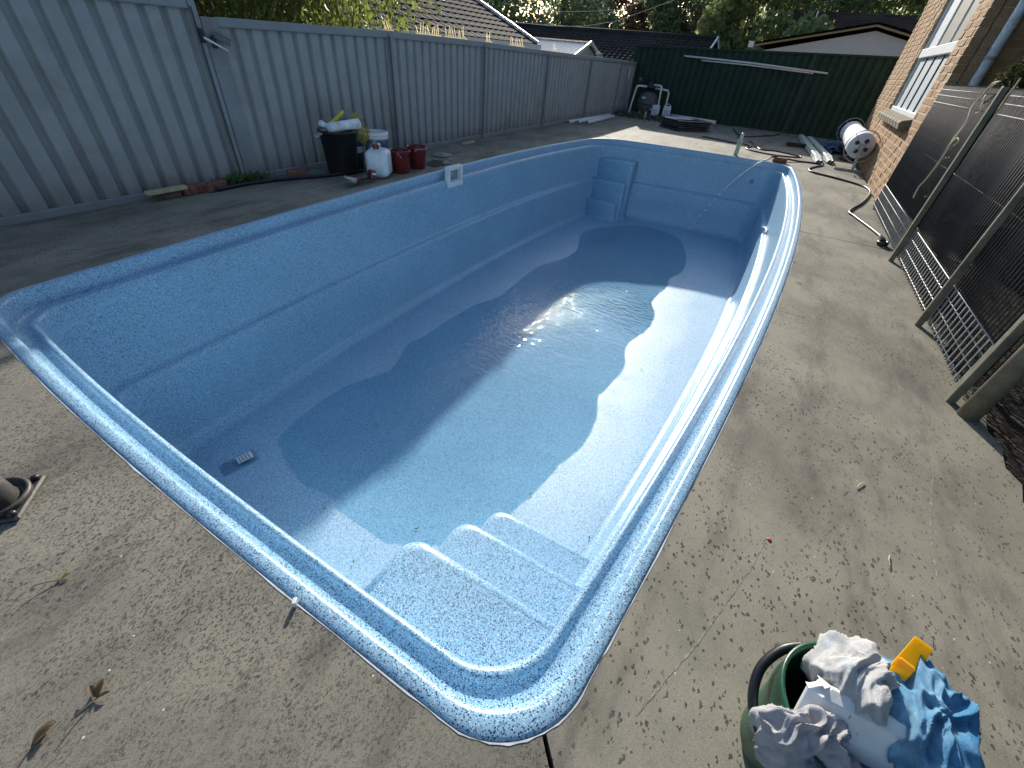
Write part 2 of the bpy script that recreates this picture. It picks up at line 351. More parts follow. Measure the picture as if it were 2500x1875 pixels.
pool = thing('swimming_pool', 'empty blue speckled fibreglass swimming pool with shallow water left on its floor', 'pool', (5, 1.65, -1.4))
def ringpart(name, rs, m):
    b = MB(); b.grid(rs, closed=True); return b.build(name, m, pool, True)
_low = [(x, y, -.30) for x, y in ring(-.03, R_OUT)]
ringpart('coping_rim', [_low] + rings[:22], POOL)
ringpart('wall', rings[21:], POOL)
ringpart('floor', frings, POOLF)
def step(poly_c, x0, x1, y0, y1, z, rc, left):
    """a moulded tread block: rounded front corner and rolled nosing"""
    def outline(e):
        pts = []
        if left:    # near stairs, free corner at (x1,y1)
            X, Y = x1 - e, y1 - e; pts = [(x0, y0), (X, y0 - .1)]
            pts = [(x0, y0)] + [(X, y0)] + [(X - rc + rc * math.cos(a), Y - rc + rc * math.sin(a)) for a in np.linspace(0, PI / 2, 9)] + [(x0, Y)]
        else:       # far steps, free corner at (x0,y0)
            X, Y = x0 + e, y0 + e; pts = [(x1, y1), (X, y1)] + [(X + rc - rc * math.cos(a), Y + rc - rc * math.sin(a)) for a in np.linspace(0, PI / 2, 9)] + [(x1, Y)]
        return pts
    b = MB(); prof = [(-.09, -1.39), (-.03, -1.36), (-.012, -1.31), (0, z - .06), (.003, z - .03), (.012, z - .012), (.026, z - .002), (.045, z)]
    rs = [[(x, y, zz) for x, y in outline(e)] for e, zz in prof]; b.grid(rs, closed=True)
    n = len(rs[0]); o = len(b.v) - n; b.f.append(tuple(o + i for i in range(n))); b.sm.append(False)
    return b.build('step', POOL, pool, True)
for z, x1, y1 in ((-.30, .70, .76), (-.62, 1.05, .75), (-.94, 1.40, .74)): step(None, .30, x1, -.03, y1, z, .09, True)
for z, x0, y0 in ((-1.05, 9.0, 2.56), (-.68, 9.17, 2.50), (-.32, 9.34, 2.46)): step(None, x0, 9.72, y0, 3.34, z, .05, False)
# skimmer mouth set into the left rim
sx, sy = 4.85, 3.59
b = MB()
for c, d in (((0, 0, .045), (.31, .075, .045)), ((0, 0, -.155), (.31, .075, .05)), ((-.135, 0, -.055), (.04, .075, .16)), ((.135, 0, -.055), (.04, .075, .16))): b.box((sx + c[0], sy + c[1], c[2]), d, None, .008)
sk_ = b.build('skimmer_frame', WHITEP, pool, True); tag(sk_, 'white square skimmer mouth in the pool rim')
b = MB().box((sx, sy + .036, -.05), (.26, .01, .17)); b.build('skimmer_back', mat('grey dusty plastic', (.30, .29, .29), .6), sk_).location = -pool.location
b = MB().box((sx, sy - .005, -.118), (.235, .05, .018), Rx(.25), .004); b.build('weir_flap', WHITEP, sk_).location = -pool.location
# return jet on the far wall, white fitting on the right wall
b = MB().lathe([(.012, .004), (.016, .014), (.034, .012), (.042, 0), (.042, -.02)], (9.825, .28, -.34), 20, Ry(-PI / 2)); b.build('return_jet', mat('blue grey plastic', (.28, .4, .6), .4), pool, True)
b = MB().lathe([(.0, .003), (.013, .003)], (9.825 - .012, .28, -.34), 14, Ry(-PI / 2)); b.build('jet_hole', BLACKP, pool, True)
b = MB().box((8.16, -.205, -.72), (.10, .05, .11), None, .012).box((8.13, -.175, -.67), (.02, .03, .04), None, .005).box((8.2, -.175, -.67), (.02, .03, .04), None, .005)
b.build('wall_fitting', mat('clear white fitting', (.55, .68, .78), .3), pool, True)
# thin line of white overspray where the coating meets the paving
_i = ring(-.001, R_OUT); _o = ring(-.012, R_OUT); b = MB(); rows = [[(x, y, .0012) for x, y in _i], []]
for k, ((x, y), (u, v)) in enumerate(zip(_i, _o)):
    f = .25 + .2 * math.sin(k * .9) * math.sin(k * .23) + rng.uniform(-.15, .15); rows[1].append((x + (u - x) * f, y + (v - y) * f, .0012))
b.grid(rows, closed=True, smooth=False); b.build('overspray_edge', mat('white overspray', (.50, .55, .60), .6), pool, True)
# water
b = MB(); cx, cy = SH[:, 0].mean(), SH[:, 1].mean(); pts = []
for k in range(len(SH)):
    p, q = SH[k - 1], SH[(k + 1) % len(SH)]; n = np.array((q[1] - p[1], -(q[0] - p[0]))); n /= np.hypot(*n)
    t = SH[k] + n * .05
    if sdist(*t) > 0: t = SH[k] - n * .05
    pts.append((t[0], t[1], WATER_Z))
b.add(pts, [tuple(range(len(pts)))]); wob = b.build('water', WATER); tag(wob, kind='structure')
if wob.data.polygons[0].normal.z < 0: wob.data.flip_normals()

# ------------------------------------------------------------------ paving slabs, ground
FY, HY, GX = 4.80, -1.43, 15.75
pav = bpy.data.objects.new('paving', None); COL.objects.link(pav); tag(pav, kind='structure')
def outer_pt(x, y):
    mx, my = medial(x, y); ux, uy = x - mx, y - my; ts = []
    if ux > 1e-6: ts.append((GX - mx) / ux)
    if ux < -1e-6: ts.append((-5 - mx) / ux)
    if uy > 1e-6: ts.append((FY - my) / uy)
    if uy < -1e-6: ts.append((-1.40 - my) / uy)
    t = min(ts); return mx + ux * t, my + uy * t
def idx_at(px, py): return min(range(NR), key=lambda i: (OUTER[i][0] - px) ** 2 + (OUTER[i][1] - py) ** 2)
GAP = .012
joints = [idx_at(.30, -.02), idx_at(5.55, -.49), idx_at(9.98, -.2), idx_at(9.75, 3.2), idx_at(6.6, 3.7), idx_at(.32, 3.48)]
joints = sorted(joints)
rr = random.Random(3)
def edge_rough(i, s): return .004 * math.sin(i * 2.3) + .004 * math.sin(i * 5.1 + 1)
for s in range(len(joints)):
    i0, i1 = joints[s], joints[(s + 1) % len(joints)]; ids = [(i0 + k) % NR for k in range((i1 - i0) % NR + 1)]
    inn = []; out = []
    for i in ids:
        x, y = OUTER[i]; mx, my = medial(x, y); L = math.hypot(x - mx, y - my); e = -.004
        inn.append((x + (x - mx) / L * e, y + (y - my) / L * e)); ox, oy = outer_pt(x, y)
        if oy < -1.39 and ox < 8.1: oy += .05 * max(0, math.sin(ox * 6.3)) * max(0, math.sin(ox * 2.1 + .4)) + .02 * math.sin(ox * 23)
        out.append((ox, oy))
    # square the slab corners of the outer boundary
    corn = [(-5, -1.40), (GX, -1.40), (GX, FY), (-5, FY)]
    pts = [out[0]]
    for a, b_ in zip(out[:-1], out[1:]):
        if abs(a[0] - b_[0]) > .3 and abs(a[1] - b_[1]) > .3 and (abs(a[0] - b_[0]) * abs(a[1] - b_[1]) > .05):
            c = min(corn, key=lambda q: (q[0] - (a[0] + b_[0]) / 2) ** 2 + (q[1] - (a[1] + b_[1]) / 2) ** 2); pts.append(c)
        pts.append(b_)
    # shrink both ends for the joint gap
    def shift(p, q, t): return (p[0] + (q[0] - p[0]) * t, p[1] + (q[1] - p[1]) * t)
    def lat(p, q, sgn): d = Vector((q[0] - p[0], q[1] - p[1])).normalized(); return (p[0] - d.y * sgn, p[1] + d.x * sgn)
    g = GAP / 2
    a0, b0 = inn[0], pts[0]; a1, b1 = inn[-1], pts[-1]
    inn[0] = lat(a0, b0, g); pts[0] = lat(b0, a0, -g); inn[-1] = lat(a1, b1, -g); pts[-1] = lat(b1, a1, g)
    poly = inn + pts[::-1]
    me = bpy.data.meshes.new('slab'); bm = bmesh.new(); vs = [bm.verts.new((x, y, 0)) for x, y in poly]; f = bm.faces.new(vs); f.normal_update()
    if f.normal.z < 0: f.normal_flip()
    r = bmesh.ops.extrude_face_region(bm, geom=[f]); nv = [v for v in r['geom'] if isinstance(v, bmesh.types.BMVert)]
    for v in nv: v.co.z = -.11
    bmesh.ops.recalc_face_normals(bm, faces=bm.faces); bmesh.ops.triangulate(bm, faces=[q for q in bm.faces if len(q.verts) > 4])
    bm.to_mesh(me); bm.free(); me.materials.append(CONCD if np.mean([p[0] for p in inn]) < .6 else CONC); o = bpy.data.objects.new('slab', me); COL.objects.link(o); o.parent = pav
b = MB(); O2 = [(x, y) for x, y in ring(-.02, R_OUT)]
b.grid([[(x, y, -.10) for x, y in O2], [(*outer_pt(x, y), -.10) for x, y in OUTER]], closed=True)
o = b.build('subsoil', mat('dark subsoil', (.03, .027, .024), .95)); tag(o, kind='structure')
b = MB().box((-1, 1.5, -1.9), (4000, 4000, .2)); o = b.build('ground', TERR); tag(o, kind='structure')
b = MB()
for c, d in (((5.3, FY + .06, -1.0), (21.6, .1, 1.8)), ((GX + .08, 0, -1.0), (.1, 9.7, 1.8)), ((-5.05, 1.5, -1.0), (.1, 6.7, 1.8))): b.box(c, d)
o = b.build('retaining_wall', mat('grey block wall', (.25, .24, .22), .9)); tag(o, 'grey block retaining wall under the metal fences', 'wall')
# garden bed along the right
b = MB(); n = 46; rows = []
for i in range(150):
    x = -5 + i * 13.1 / 149; rows.append([(x, -1.36 - j * 3.0 / n, -.075 + .03 * math.sin(x * 7 + j) * math.sin(j * 1.3 + x * 3) + rng.normal(0, .004)) for j in range(n + 1)])
b.grid(rows, smooth=False); o = b.build('garden_bed', SOIL); tag(o, kind='structure')

# ------------------------------------------------------------------ left metal fence
def sheet(b, p0, p1, z0, zt0, zt1, pitch=.165, depth=.036, nrm=(0, -1)):
    """trapezoid ribbed steel sheet between two plan points"""
    L = math.hypot(p1[0] - p0[0], p1[1] - p0[1]); n = max(1, round(L / pitch)); prof = []
    for i in range(n):
        for u, d in ((0, 0), (.60, 0), (.67, 1), (.92, 1)): prof.append(((i + u) / n, d))
    prof.append((1, 0)); lo = []; hi = []
    for u, d in prof:
        x = p0[0] + (p1[0] - p0[0]) * u - nrm[0] * depth * d; y = p0[1] + (p1[1] - p0[1]) * u - nrm[1] * depth * d
        lo.append((x, y, z0)); hi.append((x, y, zt0 + (zt1 - zt0) * u))
    b.grid([lo, hi], smooth=False)
ftop = lambda x: float(np.interp(x, [2.84, 4.4, 5.1, 7.2, 9.6, 12, 15.6], [1.325, 1.345, 1.36, 1.355, 1.318, 1.30, 1.27]))
lf = thing('boundary_fence', 'grey ribbed steel sheet fence running along the side of the pool', 'fence', (7, 4.78, 0))
CHAN_SHADE = mat('painted channel shade', (.06, .062, .065), .6)  # shadow gap in the post channel, painted as a dark strip
posts = [-4.3, -1.95, .38, 2.74, 2.90, 5.10, 7.28, 9.64, 12.0, 14.3, 15.6]
for i, x in enumerate(posts):
    top = 1.43 if x < 2.8 else ftop(x)
    if i != 4: MB().box((x, 4.755, top / 2 - .03), (.055, .06, top + .04), None, .004).build('post', FPOST, lf, True); MB().box((x - .022, 4.724, top / 2 - .02), (.016, .006, top - .06)).build('channel_shade', CHAN_SHADE, lf, True)
for i in range(len(posts) - 1):
    a, c = posts[i] + .03, posts[i + 1] - .03
    if c - a < .2:
        MB().box((2.862, 4.765, .655), (.15, .034, 1.33), None, .004).build('post', FPOST, lf, True); continue
    ta, tc = (1.43, 1.43) if posts[i] < 2.7 else (ftop(a), ftop(c))
    b = MB(); sheet(b, (a, 4.765), (c, 4.765), .02, ta - .03, tc - .03); b.build('panel', FENCE, lf, True)
    MB().bar((a, 4.765, ta - .035), (c, 4.765, tc - .035), .05, .07, bev=.005).build('top_rail', FPOST, lf, True)
    MB().bar((a, 4.765, .03), (c, 4.765, .03), .05, .06, bev=.004).build('bottom_rail', FPOST, lf, True)
SPK = m_leaf('pale translucent spikes', (.72, .68, .5), (.8, .75, .6), .6)
for k, (a, c, n) in enumerate(((5.04, 5.19, 4), (5.66, 6.15, 10), (6.28, 6.79, 9), (7.34, 7.5, 4), (8.12, 8.60, 9), (9.85, 9.98, 3))):
    lab = ['few bent bird spikes at the fence post beside the leafy branches', 'longest strip of plastic bird spikes on the fence top', 'second long strip of bird spikes next to the longest one', 'short four pin bird spike strip on the fence top', 'strip of bird spikes in front of the roof gutter end', 'tiny group of bird spikes in front of the bright shed roof'][k]
    t = thing('bird_spike_strip', lab, 'bird spikes', ((a + c) / 2, 4.765, ftop((a + c) / 2)), 0, 'bird spikes along the fence top')
    sp = SPK; zt = ftop((a + c) / 2)
    MB().bar((a, 4.765, ftop(a) + .008), (c, 4.765, ftop(c) + .008), .03, .012).build('base', sp, t, True)
    for i in range(n):
        x = a + (c - a) * (i + .3) / n; dx = random.uniform(-.05, .01); dy = random.choice((-.03, 0, .03)); h = random.uniform(.09, .15)
        MB().tube([(x, 4.765, zt + .006), (x + dx, 4.765 + dy, zt + h)], r=.0065, seg=5, r2=.003).build('spike', sp, t, True)
t = thing('gate_bolt', 'small weathered bolt with white rod across two fence posts', 'bolt', (2.8, 4.71, 1.15))
MB().box((2.735, 4.715, 1.19), (.03, .03, .10), None, .004).build('bracket', BLACKP, t, True); MB().box((2.835, 4.72, 1.15), (.035, .03, .09), None, .004).build('bracket', BLACKP, t, True)
MB().tube([(2.74, 4.70, 1.18), (2.93, 4.70, 1.09)], .009, 8).build('rod', WHITEP, t, True)
MB().box((2.91, 4.705, 1.175), (.14, .012, .05), Ry(.35), .006).build('flap', mat('dull grey plate', (.12, .13, .13), .6), t, True)

# ------------------------------------------------------------------ dark green fence across the end
gf = thing('end_fence', 'tall dark green steel fence across the far end of the yard', 'fence', (GX, 1.4, 0))
gy = [4.86, 2.5, .15, -2.2]; gtop = lambda y: float(np.interp(y, [-2.2, 4.9], [1.86, 1.665]))
for y in gy: MB().box((GX - .01, y, gtop(y) / 2), (.06, .055, gtop(y)), None, .004).build('post', GREEN, gf, True)
for a, c in zip(gy[:-1], gy[1:]):
    a -= .03; c += .03; b = MB(); sheet(b, (GX, a), (GX, c), .02, gtop(a) - .03, gtop(c) - .03, .19, .03, (-1, 0)); b.build('panel', GREEN, gf, True)
    MB().bar((GX, a, gtop(a) - .03), (GX, c, gtop(c) - .03), .06, .05, bev=.004).build('top_rail', GREEN, gf, True)
    MB().bar((GX, a, .03), (GX, c, .03), .06, .05, bev=.004).build('bottom_rail', GREEN, gf, True)
o = MB().tube([(GX - .06, 3.40, 1.50), (GX - .06, 1.6, 1.475), (GX - .06, -.30, 1.40)], .022, 10).build('wall_pipe', PVC); tag(o, 'long thin pale pipe fixed high along the green fence', 'pipe', 'pale pipes on the green fence')
o = MB().tube([(GX - .05, 2.9, 1.435), (GX - .05, 1.6, 1.425), (GX - .05, .02, 1.375)], .018, 10).build('wall_pipe', PVC); tag(o, 'shorter thinner pale pipe just under the long pipe on the green fence', 'pipe', 'pale pipes on the green fence')
o = MB().box((15.0, 4.70, .98), (.05, .03, .29), None, .008).build('junction_strip', mat('dusty grey plastic', (.42, .43, .43), .5)); tag(o, 'short upright grey strip on the end of the side fence', 'conduit')

# ------------------------------------------------------------------ brick house wing
house = thing('brick_house', 'tan rock face brick house wing with a tall white window', 'house', (11, HY - 1, 0))
X0, X1, ZT, BD = 8.14, 13.84, 3.35, .11
WX0, WX1, WZ0, WZ1 = 8.87, 11.52, .93, 2.62
b = MB()   # mortar core, set back behind the brick faces, with the window opening left free
yb = HY - .008
for x0, x1, z0, z1 in ((X0 + .008, WX0, -.1, ZT), (WX1, X1 - .008, -.1, ZT), (WX0, WX1, -.1, WZ0 - .01), (WX0, WX1, WZ1, ZT)): b.box(((x0 + x1) / 2, yb - .05, (z0 + z1) / 2), (x1 - x0, .10, z1 - z0))
b.box((X0 + .058, HY - 1.9, 1.62), (.10, 3.56, ZT + .1)); b.box((X1 - .058, HY - 1.9, 1.62), (.10, 3.56, ZT + .1))
wall = b.build('wall', MORTAR, house, True)
def brick_mesh(seed, L):
    r = random.Random(seed); bx = MB().box((0, 0, 0), (L, BD - .005, .076), None, .006); me = bpy.data.meshes.new('brick')
    vs = [(x + r.gauss(0, .0015), y + (r.gauss(0, .002) if y > 0 else 0), z + r.gauss(0, .0012)) for x, y, z in bx.v]
    me.from_pydata(vs, [], bx.f); me.materials.append(BRICK); me.update(); return me
bm_full = [brick_mesh(i, .231) for i in range(5)]; bm_half = [brick_mesh(20 + i, .11) for i in range(3)]
items = []
for r in range(38):
    z = .043 + r * .086
    if z > ZT: break
    x = X0 + (0 if r % 2 == 0 else -.12)
    while x < X1 - .02:
        a, c = max(x, X0), min(x + .23, X1)
        if WZ0 - .1 < z < WZ1:       # opening
            if a < WX0 < c: c = WX0
            if a < WX1 < c: a = WX1
            if WX0 <= a and c <= WX1: x += .236; continue
        if c - a > .03: items.append((a, c, z))
        x += .236
vis = sorted([q for q in items if q[2] < 2.75], key=lambda q: q[0]); indiv = set(vis[:300]); rest = MB(); cnt = 0
for a, c, z in items:
    L = c - a; s_ = .004 * math.sin(a * 91 + z * 57)
    if (a, c, z) in indiv and cnt < 300:
        me = (bm_full if L > .15 else bm_half)[cnt % (5 if L > .15 else 3)]; o = link_mesh('brick', me, house, (((a + c) / 2) - house.location.x, HY - BD / 2 + s_ - house.location.y, z))
        o.scale.x = L / (.23 if L > .15 else .11); cnt += 1
    else: rest.box(((a + c) / 2, HY - BD / 2 + s_, z), (L, BD, .076), None, .005)
for r in range(38):
    z = .043 + r * .086
    if z > ZT: break
    y = HY - .115 - (0 if r % 2 == 0 else .12)
    if r % 2: rest.box((X0 + .055, HY - .115 - .055, z), (.11, .1, .076), None, .005)
    while y > HY - 3.6: rest.box((X0 + .055 + .003 * math.sin(y * 70 + z * 40), y - .115, z), (.11, .23, .076), None, .005); y -= .24
o = rest.build('brickwork', BRICK, house, True); tag(o, kind='stuff')
# window
FR = mat('white window frame', (.74, .77, .78), .35, var=.04); wy = HY - .075
win = MB()
for c, d in (((WX0 + .03, wy, (WZ0 + WZ1) / 2), (.06, .06, WZ1 - WZ0)), ((WX1 - .03, wy, (WZ0 + WZ1) / 2), (.06, .06, WZ1 - WZ0)), (((WX0 + WX1) / 2, wy + .01, WZ0 + .035), (WX1 - WX0 - .12, .085, .07)), (((WX0 + WX1) / 2, wy, WZ1 - .03), (WX1 - WX0 - .12, .06, .06)), (((WX0 + WX1) / 2, wy + .012, 1.745), (WX1 - WX0 - .12, .09, .12))): win.box(c, d, None, .006)
wo = win.build('window', FR, house, True)
GL = m_glass('window glass', (.8, .85, .86)); BLIND = mat('pale frosted pane', (.33, .385, .425), .6, var=.05); DARKW = mat('dark room behind window', (.05, .055, .055), .8)
SCREEN = mat('grey fly screen', (.10, .102, .092), .55, var=.06)
Lx = (WX1 - WX0 - .12) / 4
for i in range(4):
    xc = WX0 + .06 + Lx * (i + .5); o = MB().box((xc, wy - .005, 1.33), (Lx - .07, .012, .70)).build('pane', BLIND, wo); o.location = -house.location
for i in range(1, 4):
    o = MB().box((WX0 + .06 + Lx * i, wy, 1.33), (.028, .035, .70), None, .004).build('mullion', mat('dark window gap', (.045, .06, .085), .4), wo); o.location = -house.location
for a, c in ((WX0 + .06, 9.75), (9.75, 10.62), (10.62, WX1 - .06)):
    o = MB().box(((a + c) / 2, wy - .006, 2.18), (c - a - .03, .01, .74)).build('pane', SCREEN if c < 11 else BLIND, wo); o.location = -house.location
for x in (9.75, 10.62):
    o = MB().box((x, wy, 2.18), (.03, .04, .75), None, .004).build('mullion', FR, wo); o.location = -house.location
MB().box(((WX0 + WX1) / 2, HY - .5, 1.8), (2.8, .02, 1.9)).build('room_dark', DARKW, house, True)
SILL = mat('mossy brown sill brick', (.17, .145, .10), .85, var=.35, scale=20, bump=.7, bscale=50)
for i in range(9):
    w = (WX1 - WX0 + .06) / 9; MB().box((WX0 - .03 + w * (i + .5), HY + .01, WZ0 - .055), (w - .012, .23, .115), Rx(-.28), .018).build('sill_brick', SILL, house, True)
b = MB().tube([(8.03, -1.68, -.05), (8.03, -1.68, 3.4)], .052, 16); dp = b.build('downpipe', mat('white painted pipe', (.60, .63, .66), .4), house, True)
for z in (.5, 1.62, 2.9): o = MB().lathe([(.054, -.015), (.058, -.015), (.058, .015), (.054, .015)], (8.03, -1.68, z), 16).build('pipe_band', GALV, dp); o.location = -house.location
# main body of the house, set back
b = MB().box((9.5, HY - 5.2, 1.6), (9.2, 3.2, 3.4)).box((2.5, HY - 3.6, 1.6), (13.0, .2, 3.4)); b.build('back_wall', BRICK, house, True)
b = MB(); rz = ZT + .02
b.add([(X0 - .02, HY - .03, rz), (X1 + .02, HY - .03, rz), (X1 - 2, HY - 2.2, rz + 1.0), (X0 + 2, HY - 2.2, rz + 1.0), (X0 - .02, HY - 4.4, rz), (X1 + .02, HY - 4.4, rz)], [(0, 1, 2, 3), (3, 2, 5, 4), (0, 3, 4), (1, 5, 2), (0, 4, 5, 1)])
b.build('roof', mat('brown roof tile', (.12, .075, .055), .7), house, True)
MB().box((2.6, HY - 2.2, 2.72), (11.0, 4.2, .12)).build('added_shade_roof', mat('dark added roof lining', (.10, .085, .07), .8), house, True)  # unseen slab added to keep sky light off the end wall
for x in (-2.6, 2.4): MB().box((x, HY - .22, 1.3), (.09, .09, 2.75), None, .006).build('added_roof_post', OLDT, house, True)  # unseen posts added under that slab

# ------------------------------------------------------------------ wire pool fence on the right
PFY = -1.30
pf = thing('pool_fence', 'galvanised wire pool fence with olive steel posts beside the garden bed', 'fence', (5, PFY, 0))
vw = MB().tube([(0, 0, .045), (0, 0, 1.335)], .0042, 6); vme = vw.build('vertical_wire', WIRE_SHADE, pf); vm = vme.data; bpy.data.objects.remove(vme)
vmd = vm.copy(); vmd.materials.clear(); vmd.materials.append(WIRE_SHADE)
x = 2.72; k = 0
while x < 7.42:
    if min(abs(x - q) for q in (5.15, 3.68)) > .03: link_mesh('vertical_wire', vm, pf, (x - 5, .0, 0))
    x += .044; k += 1
HW = (.07, .15, .235, .305, 1.185, 1.25, 1.30)
for z in HW:
    for a, c in ((2.72, 5.10), (5.2, 7.42)): MB().tube([(a, PFY + .006, z), (c, PFY + .006, z)], .0036, 6).build('horizontal_wire', GALV if z < 1 else WIRE_SHADE, pf, True)  # sunlit low wires and shaded high wires told apart by colour
for z0, z1 in ((1.185, 1.345), (.045, .305)):
    b = MB(); x = 2.75
    while x < 7.4: b.tube([(x, PFY + (.008 if z0 < .5 else 0), z0), (x, PFY + (.008 if z0 < .5 else 0), z1)], .0046 if z0 < .5 else .0034, 5, caps=False); x += .066 if z0 < .5 else .03
    b.build('loop_wires', GALV if z0 < .5 else WIRE_SHADE, pf, True)
for x, w, z, dy in ((7.44, .04, 1.34, -.36), (5.15, .042, 1.35, -.01), (3.68, .028, 1.34, -.01), (2.70, .042, 1.36, -.01)):
    p = MB().box((x, PFY + .036 + dy * .2, z / 2 - .03), (w, .04, z + .06), None, .004).build('post', STEELG, pf, True)
MB().tube([(2.59, PFY - .02, -.08), (2.60, PFY - .02, 1.42)], .045, 18).build('round_post', STEELG, pf, True)
MB().bar((2.60, PFY, .16), (2.72, PFY, .10), .012).bar((2.60, PFY, 1.2), (2.72, PFY, 1.2), .012).build('hinge', GALV, pf, True)
sp2 = thing('spare_mesh_panel', 'dull wire mesh panel standing just behind the pool fence', 'mesh panel', (4.9, PFY - .16, 0))
x = 2.78
while x < 7.3: link_mesh('vertical_wire', vmd, sp2, (x - 4.9, 0, 0), (0, random.uniform(-.003, .003), 0)); x += .052
for z in (.2, .7, 1.2): MB().tube([(2.75, PFY - .152, z), (7.3, PFY - .152, z)], .0038, 5).build('horizontal_wire', WIRE_SHADE, sp2, True)
b = MB()
ROPE = mat('frayed straw twine', (.62, .55, .36), .9, var=.2, scale=60)
for off in (-.008, .008):
    b.tube(spline([(5.26 + off, -1.24, 1.38), (5.41, -1.245 + off, 1.36), (5.52, -1.25, 1.29), (5.60 + off, -1.25, 1.2), (5.52, -1.255, 1.1), (5.54 + off * 2, -1.25, .98), (5.55, -1.255, .93)], 6), .0055, 6)
b.tube(spline([(5.55, -1.25, .94), (5.54, -1.25, .8), (5.62, -1.255, .64), (5.67, -1.25, .56), (5.63, -1.25, .47)], 6), .006, 6)
b.tube(spline([(5.55, -1.25, .94), (5.42, -1.24, .99), (5.35, -1.245, .97), (5.42, -1.25, .93)], 5), .004, 5).tube(spline([(5.45, -1.25, 1.29), (5.36, -1.24, 1.24), (5.32, -1.25, 1.19), (5.4, -1.25, 1.17)], 5), .004, 5)
o = b.build('twine', ROPE); tag(o, 'long frayed straw coloured twine hanging from the wire fence top', 'twine')
o = MB().tube(spline([(4.86, -1.24, 1.40), (4.88, -1.245, 1.36), (4.92, -1.25, 1.30), (4.96, -1.26, 1.22)], 5), .005, 6).build('twine', ROPE); tag(o, 'short stub of twine knotted on the wire fence near its post', 'twine')

# ------------------------------------------------------------------ foliage
def leaf_mesh(name, centers, size, droop, m, parent, seed, thin=.34, world=True):
    r = np.random.default_rng(seed); n = len(centers); a = r.normal(size=(n, 3)); a[:, 2] -= droop; a /= np.linalg.norm(a, axis=1)[:, None]
    bb = r.normal(size=(n, 3)); s_ = np.cross(a, bb); s_ /= np.linalg.norm(s_, axis=1)[:, None] + 1e-9
    L = size * r.uniform(.6, 1.3, n)[:, None]; w = L * thin; C = np.array(centers)
    if world: C = C - np.array(parent.location)
    nn = np.cross(a, s_) * L * .08
    V = np.stack([C, C + a * L * .5 + s_ * w + nn, C + a * L, C + a * L * .5 - s_ * w + nn], 1).reshape(-1, 3)
    F = np.arange(n * 4).reshape(-1, 4); me = bpy.data.meshes.new(name); me.vertices.add(n * 4); me.vertices.foreach_set('co', V.astype(np.float32).ravel())
    me.loops.add(n * 4); me.loops.foreach_set('vertex_index', F.ravel().astype(np.int32)); me.polygons.add(n); me.polygons.foreach_set('loop_start', (np.arange(n) * 4).astype(np.int32)); me.polygons.foreach_set('loop_total', np.full(n, 4, np.int32))
    me.materials.append(m); me.update(calc_edges=True); me.validate(); o = bpy.data.objects.new(name, me); COL.objects.link(o); o.parent = parent; return o
def tree(name, label, loc, h, rad, n, size, m, seed, group=None, trunk=.18, clumps=26, base=.3, droop=.3, squash=.8, spread=.34):
    r = np.random.default_rng(seed); t = thing(name, label, 'tree', loc, 0, group); x0, y0, z0 = loc
    b = MB(); top = Vector((r.normal(0, rad * .1), r.normal(0, rad * .1), h * .75)); b.tube(spline([(0, 0, 0), (r.normal(0, .15), r.normal(0, .15), h * .3), tuple(top)], 5), trunk, 9, r2=trunk * .4)
    cs = []; cz = h * (base + (1 - base) / 2); hz = h * (1 - base) / 2
    for i in range(clumps):
        while True:
            p = r.uniform(-1, 1, 3)
            if .12 < (p ** 2).sum() < 1: break
        c = np.array([p[0] * rad, p[1] * rad, cz + p[2] * hz]); cs.append(c)
        if i % 2 == 0: s0 = Vector((0, 0, h * r.uniform(.25, .6))); b.tube(spline([tuple(s0), tuple(s0.lerp(Vector(c), .5) + Vector((0, 0, .1 * h * .3))), tuple(c)], 4), trunk * .35, 5, r2=.02)
    b.build('trunk', BARK, t)
    per = n // clumps; pts = []
    for c in cs:
        rr_ = rad * spread * r.uniform(.7, 1.35); q = r.normal(size=(per, 3)); q /= np.linalg.norm(q, axis=1)[:, None]; q *= (r.uniform(.2, 1, per) ** .5)[:, None] * rr_; q[:, 2] *= squash; pts.append(q + c)
    leaf_mesh('crown', np.concatenate(pts), size, droop, m, t, seed + 1, world=False, thin=.34 if size > .2 else .19); return t
LF_D = m_leaf('dark gum leaves', (.11, .155, .09), (.20, .26, .14), .65); LF_M = m_leaf('olive leaves', (.13, .17, .075), (.23, .28, .11), .65)
LF_B = m_leaf('bright drooping leaves', (.07, .11, .02), (.16, .20, .05), .5); LF_R = m_leaf('reddish dry leaves', (.11, .075, .04), (.15, .12, .06), .4)
